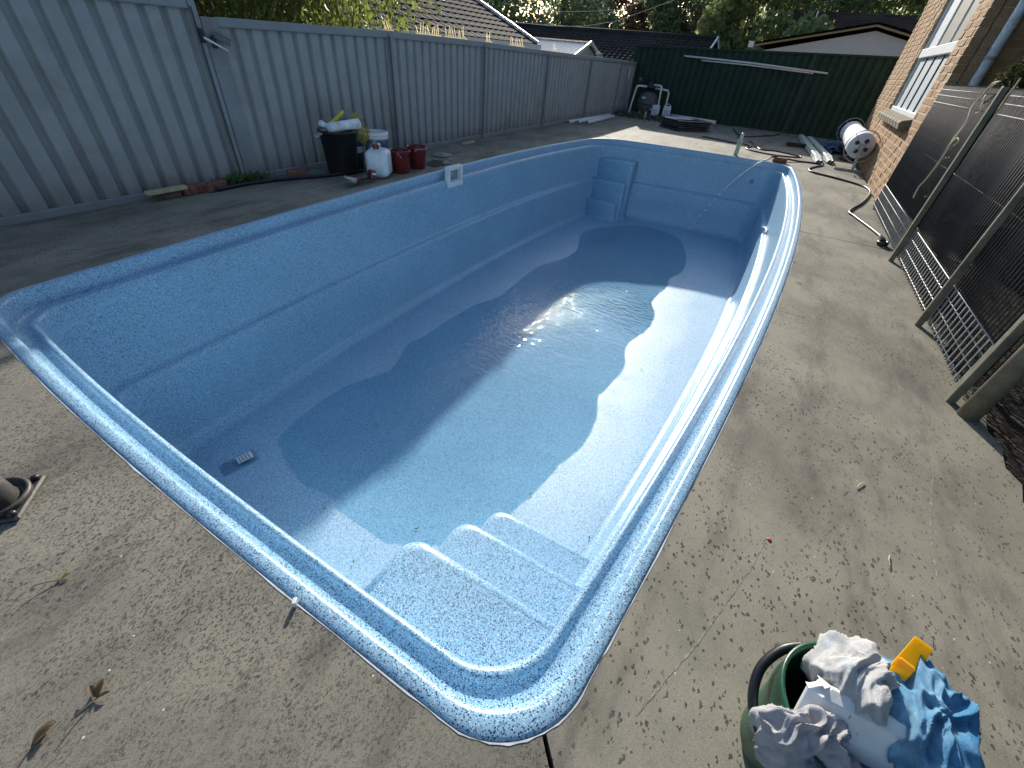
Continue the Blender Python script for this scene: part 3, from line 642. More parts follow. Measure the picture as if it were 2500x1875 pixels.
# tree leaning over the neighbour's side of the fence
tree('overhanging_tree', 'bright green tree with drooping leaves hanging over the grey fence', (5.0, 7.2, -1.8), 5.2, 2.0, 22000, .115, LF_B, 11, clumps=34, base=.48, droop=1.6, trunk=.12, squash=.8, spread=.42)
tree('leafy_tree', 'dark leafy tree behind the tallest grey fence panels', (3.0, 7.6, -1.8), 4.9, 1.5, 13000, .11, LF_M, 12, clumps=24, base=.45, droop=.8, trunk=.12, spread=.42)
bg = [(40, 27, 10.5, 5.2, LF_D, 'tall dark tree behind the nearest tiled roof'), (44, 20.5, 11, 5.0, LF_D, 'tall hazy tree above the bright shed roof'), (50, 15.0, 9, 4.0, LF_R, 'thin reddish tree with sky showing through its crown'), (46, 9.5, 11.5, 4.4, LF_D, 'dense dark tree behind the end of the long tiled roof'),
      (38, 4.6, 9.5, 3.4, LF_M, 'olive bushy tree beside the white roof edge of the long roof'), (42, -.5, 11, 4.2, LF_D, 'dark tree standing behind the brown gabled house'), (40, -5.5, 10.5, 4.2, LF_M, 'olive tree behind the brick corner and dark hipped roof'), (56, 24, 13, 6.0, LF_D, 'tall far tree between the nearest roof and the shed'), (60, 4, 13, 6, LF_D, 'broad far tree behind the olive bushy tree'), (34, 31, 9.5, 4.6, LF_M, 'olive tree above the ridge of the nearest tiled roof'), (58, 12, 11, 4.5, LF_M, 'distant pale tree seen through the thin reddish tree'), (34, 1.5, 6.0, 2.2, LF_M, 'small rounded tree next to the brown fascia house'), (47, 31, 12, 5, LF_D, 'dark far tree left of the hazy tall tree'), (57, -4, 13, 6, LF_D, 'tall far tree rising behind the dark hipped roof')]
for i, (x, y, h, r_, m, lab) in enumerate(bg): tree('background_tree', lab, (x, y, -1.8), h, r_, 9500, .34, m, 40 + i, 'trees behind the neighbouring roofs', trunk=.22, clumps=34, base=.12, droop=.7, spread=.33)
b = thing('shrub', 'dark leafy shrub growing beside the white downpipe', 'shrub', (7.05, -1.86, -.07))
r = np.random.default_rng(5); q = r.normal(size=(9000, 3)); q /= np.linalg.norm(q, axis=1)[:, None]; q *= (r.uniform(.2, 1, 9000) ** .4)[:, None] * np.array([.40, .30, .80]); q[:, 2] += .98; q = q[q[:, 2] > .05]
leaf_mesh('foliage', q, .05, .5, m_leaf('dark shrub leaves', (.018, .028, .012), (.05, .06, .02), .25), b, 6, world=False)
mb = MB()
for i in range(7): mb.tube(spline([(0, 0, 0), (r.normal(0, .1), r.normal(0, .1), .5), (r.normal(0, .35), r.normal(0, .3), 1.3)], 4), .014, 5, r2=.004)
mb.build('stem', BARK, b)
b = thing('weed_clump', 'green weed clump at the foot of the double fence post', 'weed', (2.68, 4.70, 0)); q = r.normal(size=(420, 3)) * np.array([.14, .03, .03]); q[:, 2] = abs(q[:, 2]) + .01
leaf_mesh('leaves', q, .05, -1.2, m_leaf('weed leaves', (.05, .11, .02), (.1, .19, .04), .3), b, 8, world=False, thin=.18)

# ------------------------------------------------------------------ neighbouring houses
def tiled(b, p00, p10, p01, cw=.30, rh=.32, amp=.02, lift=.02):
    """roof plane as real tile courses: p00->p10 along the eave, p00->p01 up the slope"""
    p00, p10, p01 = Vector(p00), Vector(p10), Vector(p01); U = p10 - p00; Vv = p01 - p00; nu = max(2, int(U.length / cw)); nv = max(1, int(Vv.length / rh)); N = U.cross(Vv).normalized()
    if N.z < 0: N = -N
    for j in range(nv):
        rows = []
        for e, l in ((0, lift), (1.02, 0)):
            rows.append([p00 + U * (i / (nu * 4)) + Vv * ((j + e) / nv) + N * (l + amp * (.5 + .5 * math.cos(i * PI / 2))) for i in range(nu * 4 + 1)])
        rows.insert(0, [p - N * (lift + .005) for p in rows[0]])
        b.grid(rows, smooth=False)
GREYT = m_roof('dark grey roof tiles', (.022, .022, .023), (.038, .038, .039)); BRWNT = m_roof('dark brown roof tiles', (.045, .032, .028), (.085, .06, .05))
hl = thing('neighbour_house', 'nearest neighbour house with big dark tiled roof and pale gutter', 'house', (8, 11, -1.8))
MB().box((6.5, 11.6, -.25), (17, 6.6, 3.1)).build('wall', WWALL, hl, True)
b = MB(); tiled(b, (-2, 8, 1.45), (15.33, 8, 1.45), (-2, 12.2, 3.15)); o = b.build('roof', GREYT, hl, True); tag(o, kind='stuff')
MB().add([(-2, 12.2, 3.15), (15.33, 12.2, 3.15), (15.33, 16.4, 1.45), (-2, 16.4, 1.45)], [(0, 1, 2, 3)]).build('rear_roof', GREYT, hl, True)
MB().add([(15.2, 8.3, 1.3), (15.2, 16.1, 1.3), (15.2, 12.2, 3.05)], [(0, 1, 2)]).build('gable', WWALL, hl, True)
MB().bar((-2, 7.93, 1.40), (15.4, 7.93, 1.40), .10, .11).build('gutter', mat('pale gutter', (.62, .62, .6), .35, var=.06), hl, True)
MB().bar((15.36, 8, 1.50), (15.36, 12.2, 3.21), .05, .10).bar((15.36, 12.2, 3.21), (15.36, 16.4, 1.5), .05, .1).build('verge_trim', mat('pale trim', (.6, .6, .58), .4), hl, True)
hc = thing('long_tiled_house', 'long dark tiled roof house behind the corner of both fences', 'house', (30, 11, -1.8))
b = MB(); tiled(b, (25.2, 18, .55), (25.2, 5.05, .55), (30, 18, 2.45), amp=.05, lift=.035); o = b.build('roof', GREYT, hc, True); tag(o, kind='stuff')
MB().add([(30, 18, 2.45), (30, 5.05, 2.45), (34.8, 5.05, .55), (34.8, 18, .55)], [(0, 1, 2, 3)]).build('rear_roof', GREYT, hc, True)
MB().box((30, 11.5, -.75), (9, 12.6, 2.2)).add([(26, 5.3, .3), (34, 5.3, .3), (30, 5.3, 2.3)], [(0, 1, 2)]).build('wall', WWALL, hc, True)
MB().bar((25.2, 5.03, .62), (30, 5.03, 2.54), .06, .12).bar((30, 5.03, 2.54), (34.8, 5.03, .62), .06, .12).build('verge_trim', mat('white trim', (.75, .75, .73), .35), hc, True)
MB().tube([(30, 5.0, 2.50), (30, 18, 2.50)], .10, 8).build('ridge_cap', GREYT, hc, True)
hs = thing('metal_shed', 'small shed with bright sunlit metal roof beyond the grey fence', 'shed', (22, 12, -1.8))
MB().prism([(19.6, 9.0), (24.4, 9.0), (24.4, 15), (19.6, 15)], -1.8, .9).add([(19.6, 9.0, .9), (24.4, 9.0, .9), (22, 9.0, 1.66)], [(0, 1, 2)]).build('wall', mat('pale shed wall', (.36, .37, .36), .6), hs, True)
for s_ in (-1, 1):
    b = MB(); tin = mat('shiny pale roof sheet', (.80, .76, .68), .30, metal=.5, var=.05); rows = []
    for u in (0, 1): rows.append([(22 + s_ * 2.75 * u, 8.85 + 6.3 * i / 160, 1.74 - .87 * u + .018 * math.cos(i * PI / 2)) for i in range(161)])
    b.grid(rows, smooth=False); b.build('roof_sheet', tin, hs, True)
MB().bar((22, 8.83, 1.77), (22, 15.1, 1.77), .16, .05).build('ridge_cap', mat('shed ridge', (.6, .57, .5), .3, metal=.4), hs, True)
MB().bar((22, 8.84, 1.76), (19.3, 8.84, .90), .05, .12).bar((22, 8.84, 1.76), (24.7, 8.84, .90), .05, .12).build('barge_board', mat('pale barge board', (.6, .57, .5), .4), hs, True)
MB().tube([(19.9, 7.6, .6), (19.9, 7.6, 1.36)], .10, 12).lathe([(.13, 0), (.14, .05), (0, .09)], (19.9, 7.6, 1.36), 12).build('vent_pipe', mat('grey vent', (.3, .3, .3), .5), hs, True)
hr = thing('gabled_house', 'brown fascia gabled house with pale wall above the green fence', 'house', (26, -1.3, -1.8))
MB().prism([(24.2, 2.2), (24.2, -5.2), (32, -5.2), (32, 2.2)], -1.8, 2.0).add([(24.2, 2.2, 2.0), (24.2, -5.2, 2.0), (24.2, -1.4, 2.80)], [(0, 1, 2)]).build('wall', mat('mauve grey wall', (.52, .46, .44), .8, var=.05), hr, True)
FASC = mat('brown fascia', (.25, .155, .065), .6, var=.15)
MB().bar((24.0, 2.6, 2.12), (24.0, -1.34, 2.93), .06, .16, up=(1, 0, 0)).bar((24.0, -1.34, 2.93), (24.0, -5.5, 2.1), .06, .16, up=(1, 0, 0)).build('fascia', FASC, hr, True)
b = MB(); tiled(b, (24.0, 2.6, 2.2), (32, 2.6, 2.2), (24.0, -1.34, 3.01)); tiled(b, (24.0, -5.5, 2.2), (32, -5.5, 2.2), (24, -1.34, 3.01)); o = b.build('roof', BRWNT, hr, True); tag(o, kind='stuff')
MB().bar((24.0, 2.68, 2.14), (32, 2.68, 2.14), .1, .12).build('gutter', mat('pale gutter', (.62, .62, .6), .35), hr, True)
MB().box((23.95, 2.66, 2.16), (.14, .2, .2), None, .01).build('gutter_end', mat('pale gutter', (.62, .62, .6), .35), hr, True)
hd = thing('hipped_house', 'dark brown hipped roof house rising behind the gabled house', 'house', (35, -3, -1.8))
b = MB(); tiled(b, (32.5, 2.5, 2.3), (32.5, -8, 2.3), (37, 2.5, 4.3)); o = b.build('roof', BRWNT, hd, True); tag(o, kind='stuff')
MB().add([(32.5, 2.5, 2.3), (37, 2.5, 4.3), (41, 2.5, 2.3)], [(0, 1, 2)]).add([(37, 2.5, 4.3), (37, -8, 4.3), (41, -8, 2.3), (41, 2.5, 2.3)], [(0, 1, 2, 3)]).box((36.7, -2.8, .2), (8, 10, 4)).build('wall', WWALL, hd, True)
MB().tube([(33.2, 1.0, 2.6), (33.2, 1.0, 4.0)], .035, 8).build('flue', PVC, hd, True)
for k, (zs, r_, lab) in enumerate((((2.22, 2.16, 2.14, 2.19, 2.34, 2.52), .009, 'lower sagging overhead wire in front of the long tiled roof'), ((2.75, 2.63, 2.58, 2.62, 2.70, 2.83), .007, 'upper overhead wire crossing in front of the far trees'))):
    o = MB().tube(spline([(20, y, z) for y, z in zip((12.16, 10.93, 9.79, 8.54, 7.56, 6.79), zs)] + [(20, 2, zs[-1] + 1.6)], 5), r_, 6).build('overhead_wire', mat('grey cable', (.5, .5, .5), .4)); tag(o, lab, 'wire', 'overhead wires')

# ------------------------------------------------------------------ small things
from mathutils import noise as mnoise
def lump(name, m, parent, c, r, seed, amp=.35, freq=6., seg=56, ring_=36, rot=None, world=True, drape=0.):
    """crumpled cloth: a ball pushed into folds by ridged noise"""
    b = MB(); rows = []; off = Vector((seed * 3.1, seed * 1.7, seed * .9)); M = rot or Matrix.Identity(3)
    for i in range(ring_ + 1):
        th = PI * i / ring_; row = []
        for k in range(seg):
            ph = 2 * PI * k / seg; d = Vector((math.sin(th) * math.cos(ph), math.sin(th) * math.sin(ph), math.cos(th)))
            q = d * freq * .35 + off; n1 = 1 - abs(mnoise.noise(q * 1.0)) * 2; n2 = 1 - abs(mnoise.noise(q * 2.3 + off)) * 2; n3 = mnoise.noise(q * 4.1)
            s_ = 1 + amp * (n1 * .62 + n2 * .28 + n3 * .12 - .55); p = Vector((d.x * r[0], d.y * r[1], d.z * r[2])) * s_
            if drape: p.z -= drape * (p.x ** 2 + p.y ** 2)
            row.append(tuple(Vector(c) + M @ p))
        rows.append(row)
    b.grid(rows, closed=True); return b.build(name, m, parent, world)

# green bucket of rags
GRN = mat('dark green plastic', (.012, .085, .045), .33, var=.2, scale=9, dirt=(.06, .14, .11))
bk = thing('bucket', 'dark green plastic bucket packed with painty rags', 'bucket', (.59, -.55, 0))
MB().lathe([(0, .004), (.108, .004), (.112, .012), (.128, .17), (.131, .215), (.137, .217), (.139, .235), (.137, .29), (.143, .292), (.144, .302), (.136, .303), (.132, .285), (.122, .10), (.105, .02), (0, .02)], seg=56).build('body', GRN, bk)
MB().tube(spline([(.105, .095, .285), (.075, .135, .272), (.02, .165, .245), (-.045, .16, .215), (-.10, .12, .20), (-.135, .06, .21), (-.145, -.02, .24), (-.14, -.06, .27)], 8), .0105, 10).build('handle', BLACKP, bk)
WR = m_cloth('white rag with blue paint marks', (.62, .62, .62), (.33, .48, .62), .60, 9); GR = m_cloth('greyish white rag', (.54, .53, .55), (.36, .38, .45), .56, 8); BR = m_cloth('blue stained rag', (.08, .27, .50), (.32, .55, .72), .5, 8)
def rag(m, c, r, seed, label, rot, fold=(1.3, 4.6, 1.6), amp=.42, seg=110, nr=72):
    """crumpled cloth: closed heap with long warped folds running one way and smaller creases across"""
    b = MB(); rows = []; off = Vector((seed * 3.1, seed * 1.7, seed * .9)); M = Matrix.Rotation(rot, 3, 'Z') @ Matrix.Rotation(seed * .37, 3, 'Y')
    for i in range(nr + 1):
        th = PI * i / nr; row = []
        for k in range(seg):
            ph = 2 * PI * k / seg; d = Vector((math.sin(th) * math.cos(ph), math.sin(th) * math.sin(ph), math.cos(th))); e = M @ d
            w = mnoise.noise_vector(d * 1.4 + off); q = Vector((e.x * fold[0], e.y * fold[1], e.z * fold[2])) * .55 + w * .55 + off
            n1 = 1 - min(1, abs(mnoise.noise(q)) * 2.6); n2 = 1 - min(1, abs(mnoise.noise(q * 2.1 + w * .4 + off)) * 2.4); n0 = mnoise.noise(d * 1.5 + off * 2)
            s_ = 1 + .30 * n0 + amp * (.60 * n1 ** 1.4 + .24 * n2 - .32); p = Vector((d.x * r[0], d.y * r[1], d.z * r[2])) * s_
            row.append(tuple(Vector(c) + p))
        rows.append(row)
    b.grid(rows, closed=True); return tag(b.build('rag', m), label, 'rag', 'rags in the green bucket')
rag(GR, (.505, -.462, .255), (.052, .070, .10), 3, 'greyish white rag slumped over the near inside of the green bucket', .5)
rag(WR, (.648, -.525, .318), (.082, .060, .080), 8, 'crumpled white rag with faint blue marks on top of the bucket', -.6)
rag(BR, (.640, -.650, .312), (.110, .078, .090), 15, 'large blue stained rag heaped at the side of the bucket', .4)
rag(m_cloth('teal wet rag', (.05, .16, .26), (.25, .42, .5), .5, 10), (.50, -.675, .26), (.095, .055, .08), 21, 'dark teal rag drooping over the bucket edge below the blue rag', .1)
rag(GR, (.45, -.545, .235), (.08, .08, .07), 27, 'pale lilac grey rag lying low over the bucket front edge', 1.)
tr_ = thing('paint_tray', 'white plastic tub wedged between the rags in the bucket', 'tub', (.566, -.555, .305), rot=(.06, .55, .12))
o = MB().box((0, 0, .0), (.045, .235, .12), None, .018).build('body', WHITEP, tr_); bv = o.modifiers.new('b', 'BEVEL'); bv.width = .008; bv.segments = 2
b = thing('scraper', 'yellow plastic scraper sticking out of the rags', 'scraper', (.72, -.605, .36))
q = [(.765, -.612, .405), (.760, -.645, .398), (.712, -.630, .372), (.698, -.580, .372)]
MB().add(q + [(x, y, z - .005) for x, y, z in q], [(3, 2, 1, 0), (4, 5, 6, 7), (0, 1, 5, 4), (1, 2, 6, 5), (2, 3, 7, 6), (3, 0, 4, 7)]).build('blade', YELLOW, b, True)
MB().bar((.715, -.605, .38), (.675, -.59, .335), .03, .012, bev=.003).build('grip', YELLOW, b, True)

# black post base at the left
b = thing('post_base', 'black square plastic post base with round collar on the concrete', 'base', (-.09, 1.81, 0), math.atan2(-.14, -.12))
DBL = mat('dusty black plastic', (.045, .043, .04), .5, var=.35, scale=20, dirt=(.13, .12, .10))
MB().box((0, 0, .008), (.19, .19, .014), None, .006).build('plate', DBL, b)
MB().lathe([(.09, .012), (.092, .026), (.086, .034), (.078, .03), (.074, .018), (.07, .016)], seg=40).build('rim', DBL, b)
MB().lathe([(.062, .014), (.056, .03), (.053, .085), (.048, .09), (.046, .125), (.036, .127), (.035, .05), (0, .05)], seg=36).build('collar', DBL, b)
MB().box((.05, .005, .06), (.02, .03, .05), None, .004).build('clamp', mat('olive plastic clamp', (.16, .14, .08), .5), b)
for sx_, sy_ in ((1, 1), (1, -1), (-1, 1), (-1, -1)): MB().lathe([(.012, .014), (.012, .026), (.006, .03), (0, .03)], (sx_ * .075, sy_ * .075, 0), 10).build('bolt', BLACKP, b)

# dry leaves and litter
DL = m_leaf('dry brown leaf', (.13, .08, .04), (.28, .19, .09), .25)
def dry_leaf(loc, rz, lab, n=3, s_=.05, m=DL, grp='dry leaves on the concrete'):
    t = thing('dry_leaf', lab, 'leaf', loc, rz, grp); rr_ = random.Random(int(loc[0] * 977 + loc[1] * 313) & 1023)
    for i in range(n):
        a = rr_.uniform(-1.2, 1.2); L = s_ * rr_.uniform(.7, 1.1); rows = []
        for u in np.linspace(0, 1, 7):
            w = L * .22 * math.sin(PI * min(.97, u * .9 + .06)); z = .004 + L * (.14 + .13 * i) * u * (1.05 - .35 * u); rows.append([(L * u * math.cos(a) - v * w * math.sin(a), L * u * math.sin(a) + v * w * math.cos(a), z + abs(v) * w * .6) for v in (-1, 0, 1)])
        MB().grid(rows).build('blade', m, t)
    MB().tube([(0, 0, .004), (-.03, .006, .012), (-.05, .004, .02)], .0015, 5).build('stalk', BARK, t)
dry_leaf((-.185, .945, 0), .3, 'curled brown leaf cluster on speckled concrete near the white chip', 5, .036)
dry_leaf((-.30, .965, 0), .9, 'single curled dry leaf casting a long shadow on speckled concrete', 3, .042)
dry_leaf((-.10, 1.35, 0), -.4, 'small yellow green leaf between the pool edge and black base', 2, .025, m_leaf('pale leaf', (.3, .3, .1), (.4, .4, .16), .3))
for k, (x, y, L, a, lab, m) in enumerate(((1.735, -.80, .06, 2.4, 'thin bent twig on the concrete beside the round fence post', TIMBER), (3.91, -.53, .045, 1.2, 'tiny straw lying by the curved pool edge', TIMBER), (4.44, -.47, .04, 2.0, 'tiny straw beyond the first one along the pool edge', TIMBER), (1.39, -.85, .05, 2.9, 'pale splinter on the stained concrete near the garden bed', TIMBER))):
    o = MB().tube(spline([(x, y, .004), (x + L * .5 * math.cos(a), y + L * .5 * math.sin(a), .007), (x + L * math.cos(a + .2), y + L * math.sin(a + .2), .004)], 3), .0022, 5).build('twig', m); tag(o, lab, 'twig', 'twigs on the concrete')
o = MB().lathe([(0, .003), (.007, .004), (.009, .001)], (1.222, -.468, 0), 7).build('petal', mat('pink red petal', (.45, .09, .09), .5)); tag(o, 'tiny pink red petal on bare concrete', 'petal')
o = MB().box((.205, .735, .012), (.019, .012, .022), Rz(.6), .002).build('tape_tab', WHITEP); tag(o, 'small white tab standing on the pool edge', 'tab')
# bag left on the pool floor
b = thing('plastic_bag', 'small clear plastic bag with printed white label on pool floor', 'bag', (.9, 2.78, -1.392), -.25)
rows = [[(x, y, .006 + .012 * mnoise.noise(Vector((x * 30, y * 30, 1)))) for y in np.linspace(-.07, .07, 10)] for x in np.linspace(-.13, .13, 16)]
MB().grid(rows).build('film', m_glass('clear plastic film', (.70, .76, .80), .18), b)
MB().box((.05, .012, .019), (.11, .075, .002)).build('label', mat('white paper label', (.75, .76, .78), .6, var=.04), b)
for i in range(3):
    for j in range(4): MB().box((.012 + j * .022, -.012 + i * .022, .0206), (.013, .010, .001)).build('print', mat('dark print', (.08, .08, .1), .6), b)

# bottle, brick and hose at the far rim
b = thing('bottle', 'clear greenish squeeze bottle standing on the far pool rim', 'bottle', (10.17, .75, 0), .4)
BG = mat('cloudy green plastic', (.40, .50, .34), .25, var=.25, scale=25)
MB().lathe([(0, .002), (.038, .003), (.042, .02), (.043, .10), (.045, .16), (.052, .22), (.050, .25), (.030, .29), (.026, .30)], seg=20, M=Matrix.Diagonal((1.15, .9, 1))).build('body', BG, b)
MB().lathe([(.026, .295), (.028, .335), (.024, .37), (.012, .38), (0, .38)], seg=16).build('cap', mat('frosted cap', (.6, .66, .66), .3), b)
o = MB().box((10.16, -.03, .045), (.11, .24, .078), Rz(.25), .006).build('loose_brick', RBRICK); tag(o, 'red brown brick weighing the hose down on the pool rim corner', 'brick', 'loose bricks')
def hose(name, pts, r, lab, m=RUBBER, cat='hose', grp=None, n=8):
    o = MB().tube(spline(pts, n), r, 9).build(name, m); return tag(o, lab, cat, grp)
H = .014
hose('garden_hose', [(10.02, .16, .05), (10.12, .08, .095), (10.35, -.05, .06), (10.62, -.35, H), (10.72, -.60, H), (10.62, -.76, H), (10.2, -.62, H), (9.87, -.54, H), (9.59, -.60, H), (9.35, -.97, H), (9.05, -1.30, H), (8.78, -1.37, .02), (8.44, -1.36, H), (7.67, -1.21, H), (6.97, -1.02, H), (6.72, -1.06, H), (6.3, -1.18, H), (5.98, -1.26, H), (5.82, -1.28, H), (5.68, -1.25, H)], H, 'thick black hose snaking past the brick wall along the concrete')
t = thing('hose_tap_coil', 'small coil of black hose end on the concrete near the fence', 'hose', (5.66, -1.24, 0))
b = MB(); b.tube([(.055 * math.cos(a) , .04 * math.sin(a), .014 + .012 * a / 6) for a in np.linspace(0, 4 * PI, 40)], .013, 8); b.build('coil', RUBBER, t)
MB().tube([(.05, 0, .05), (.02, .05, .075)], .016, 10).build('nozzle', GALV, t)
hose('extension_lead', [(13.2, 1.07, .012), (12.6, .9, .012), (12.1, .85, .012), (11.78, .62, .012), (11.35, .68, .012), (11.12, .55, .012), (10.98, .2, .012), (11.05, -.15, .012), (11.35, -.38, .012), (11.62, .1, .012), (11.52, .4, .012), (12.3, .62, .012), (12.7, .75, .012)], .012, 'looped dark lead between the bottle and the pale beams', cat='cable', grp='dark cables on the far paving')
hose('extension_lead', [(15.4, .2, .012), (14.6, .35, .012), (14.2, .55, .012), (13.4, .95, .012), (14.0, 1.2, .012), (15.0, 1.4, .012)], .014, 'dark cable near the foot of the green fence', cat='cable', grp='dark cables on the far paving')
hose('extension_lead', [(12.2, 1.75, .012), (12.0, 1.2, .012), (11.85, .85, .012)], .016, 'straight black cable in front of the bottle shadow line', cat='cable', grp='dark cables on the far paving')
# water jet from the hose end into the pool
P0, P1 = Vector((10.0, .13, .06)), Vector((9.2, 1.08, WATER_Z)); pts = []
for i in range(40):
    u = i / 39; p = P0.lerp(P1, u); p.z = P0.z + (P1.z - P0.z) * (.22 * u + .78 * u * u) + 0; pts.append(p + Vector((0, 0, .004 * math.sin(i * 1.9))))
JET = NT('falling water'); JET.color((.86, .90, .93)); JET.set(rough=.12, spec=.9); JET.b.inputs['Alpha'].default_value = .9
b = MB()
for i in range(39):
    if i < 22 or (i % 2 == 0): b.tube([pts[i], pts[i + 1]], .016 - .00025 * i + .003 * (i % 3 == 0), 6)
o = b.build('water_jet', JET.m); tag(o, 'thin bright jet of water falling from the hose into the pool', 'water jet', kind='stuff')

# cover reel by the house
t = thing('pool_cover_reel', 'rolled white pool cover on a wire wheel reel with T shaped leg', 'cover reel', (10.5, -1.2, 0))
CV = mat('white woven cover', (.66, .68, .70), .7, var=.08, scale=8, bump=.5, bscale=70)
pr = [(.0, -.02), (.11, -.02), (.115, .0), (.185, .0), (.20, .02), (.205, .6), (.19, .62), (.195, 1.3), (.185, 2.2), (.20, 2.9), (.19, 2.95), (0, 2.95)]
RR = Ry(PI / 2)
MB().lathe(pr, (.06, 0, .40), 36, RR).build('cover_roll', CV, t)
MB().lathe([(0, -.03), (.035, -.03), (.035, .0), (0, 0)], (.03, 0, .40), 16, RR).build('hub', GALV, t)
for a in range(4): MB().lathe([(0, .0), (.036, .0)], (.036, .095 * math.cos(a * PI / 2 + .5), .40 + .095 * math.sin(a * PI / 2 + .5)), 14, Ry(-PI / 2)).build('end_hole', BLACKP, t)
STG = mat('grey painted reel leg', (.42, .43, .42), .45)
for x in (0.0, 3.1):
    w = MB().tube([(x - .03, .25 * math.cos(a), .40 + .25 * math.sin(a)) for a in np.linspace(0, 2 * PI, 40)], .008, 7, caps=False).build('hand_wheel', GALV, t)
    for a in range(4): MB().tube([(x - .02, .03 * math.cos(a * PI / 2 + .8), .40 + .03 * math.sin(a * PI / 2 + .8)), (x - .03, .25 * math.cos(a * PI / 2 + .8), .40 + .25 * math.sin(a * PI / 2 + .8))], .006, 6).build('spoke', GALV, w)
    MB().bar((x - .045, 0, .43), (x - .045, -.04, .02), .045, .035, bev=.004).build('leg', STG, t)
    MB().bar((x - .05, .25, .018), (x - .05, -.20, .018), .035, .045, bev=.004).build('foot', STG, t)

# pale aluminium beams
AL = mat('pale green white aluminium', (.55, .60, .54), .4, var=.1, dirt=(.4, .4, .34))
for k, (a, c, lab) in enumerate((((10.75, -.70), (14.9, -.30), 'pale aluminium beam with black slotted end beside the other beam'), ((11.0, -.90), (14.7, -.50), 'pale aluminium beam lying on the house side of its twin'))):
    d = Vector((c[0] - a[0], c[1] - a[1], 0)).normalized(); t = thing('beam', lab, 'beam', (a[0], a[1], 0), math.atan2(d.y, d.x), 'pale beams on the far paving'); L = math.hypot(c[0] - a[0], c[1] - a[1])
    MB().box((L / 2 + .25, 0, .055), (L - .5, .11, .09), None, .008).build('rail', AL, t)
    MB().add([(0, -.06, .015), (.5, -.065, .01), (.5, .065, .01), (0, .06, .015), (.03, -.05, .06), (.5, -.06, .105), (.5, .06, .105), (.03, .05, .06)], [(3, 2, 1, 0), (4, 5, 6, 7), (0, 1, 5, 4), (1, 2, 6, 5), (2, 3, 7, 6), (3, 0, 4, 7)]).build('end_cap', WHITEP, t, bevel=.01)
    for y in (-.028, .028): MB().box((.02, y, .045), (.16, .03, .05), Ry(.15), .008).build('slot', BLACKP, t)
o = MB().box((12.95, -.28, .05), (.12, .50, .07), Rz(.25), .008).build('dark_bar', BLACKP); tag(o, 'short black bar lying across the pale beams', 'bar')
o = MB().box((11.9, -1.22, .04), (.3, .14, .06), Rz(.9), .01).build('dark_offcut', OLDT); tag(o, 'dark flat offcut between the beams and cover reel', 'offcut')
t = thing('tarpaulin', 'crumpled blue tarp heap in the shade beside the cover reel', 'tarp', (13.6, -.95, 0)); lump('sheet', m_cloth('blue tarp', (.05, .09, .16), (.12, .18, .26), .5, 6), t, (13.6, -.95, .02), (1.1, .35, .10), 4, .8, 6)

# filter corner
t = thing('sand_filter', 'round grey sand filter tank with white pipes in the fence corner', 'filter', (15.12, 4.0, 0))
TK = mat('charcoal filter tank', (.07, .075, .08), .5, var=.2)
MB().lathe([(.24, 0), (.26, .03), (.25, .06), (.30, .16), (.315, .28), (.31, .31), (.318, .315), (.318, .335), (.31, .34), (.29, .45), (.22, .55), (.10, .60), (.09, .61)], seg=32).build('tank', TK, t)
MB().lathe([(.09, .60), (.09, .68), (.13, .69), (.13, .74), (.06, .78), (.05, .84), (0, .85)], seg=20).build('valve', BLACKP, t)
MB().box((-.30, .06, .46), (.02, .11, .05), Rz(.1), .004).build('name_plate', mat('pale plate', (.5, .5, .5), .5), t)
MB().tube(spline([(-.36, .40, 0), (-.34, .38, .3), (-.3, .34, .68)], 4) + [Vector((-.29, .33, .72)), Vector((-.26, .28, .73)), Vector((-.05, .06, .72))], .026, 10).build('pipe', PVC, t)
MB().tube([(-.14, -.38, .28), (-.10, -.34, .60), (-.06, -.32, .76), (-.06, -.28, .775), (-.02, -.08, .775)], .026, 10).build('pipe', PVC, t)
MB().tube([(.02, -.56, .28), (.06, -.54, .62), (.06, -.50, .68), (.04, -.1, .70)], .026, 10).build('pipe', PVC, t)
MB().tube([(-.24, .10, 0), (-.24, .10, .17), (-.23, .07, .195), (-.22, -.28, .2)], .026, 10).build('pipe', PVC, t)
MB().lathe([(0, -.07), (.04, -.06), (.065, -.02), (.07, .02), (.05, .055), (0, .07)], (-.20, .30, .86), 18).build('gauge_dome', mat('glossy dark dome', (.05, .06, .05), .12, bump=0), t)
for k, (x, y, lab) in enumerate(((14.92, 3.66, 'white plastic chemical drum nearer the filter tank'), (15.12, 3.38, 'white plastic chemical drum with bluish side label beside its twin'))):
    q = thing('chemical_drum', lab, 'drum', (x, y, 0), .25, 'white chemical drums'); MB().box((0, 0, .15), (.22, .22, .29), None, .02).build('body', mat('milky white plastic', (.60, .65, .70), .4, var=.06), q)
    MB().box((0, 0, .305), (.21, .21, .02), None, .006).build('lid', WHITEP, q); MB().box((-.112, 0, .16), (.004, .13, .15)).build('label', mat('pale blue label', (.40, .50, .66), .5), q)
    MB().tube([(0, -.10 * math.cos(a) if k else .0, .27 + .10 * math.sin(a)) for a in np.linspace(.1, PI - .1, 14)] if k else [(0, -.06, .29), (0, -.03, .32), (0, .03, .32), (0, .06, .29)], .006, 6).build('handle', WHITEP, q)
b = thing('leaf_litter', 'pile of dark clippings at the foot of the filter tank', 'clippings', (14.5, 3.9, 0)); r = np.random.default_rng(9); q = r.normal(size=(1600, 3)) * np.array([.32, .55, .03]); q[:, 2] = abs(q[:, 2]) + .01
leaf_mesh('clippings', q, .09, 0, m_leaf('grey green clippings', (.05, .06, .04), (.13, .14, .1), .2), b, 10, world=False, thin=.15); b['kind'] = 'stuff'
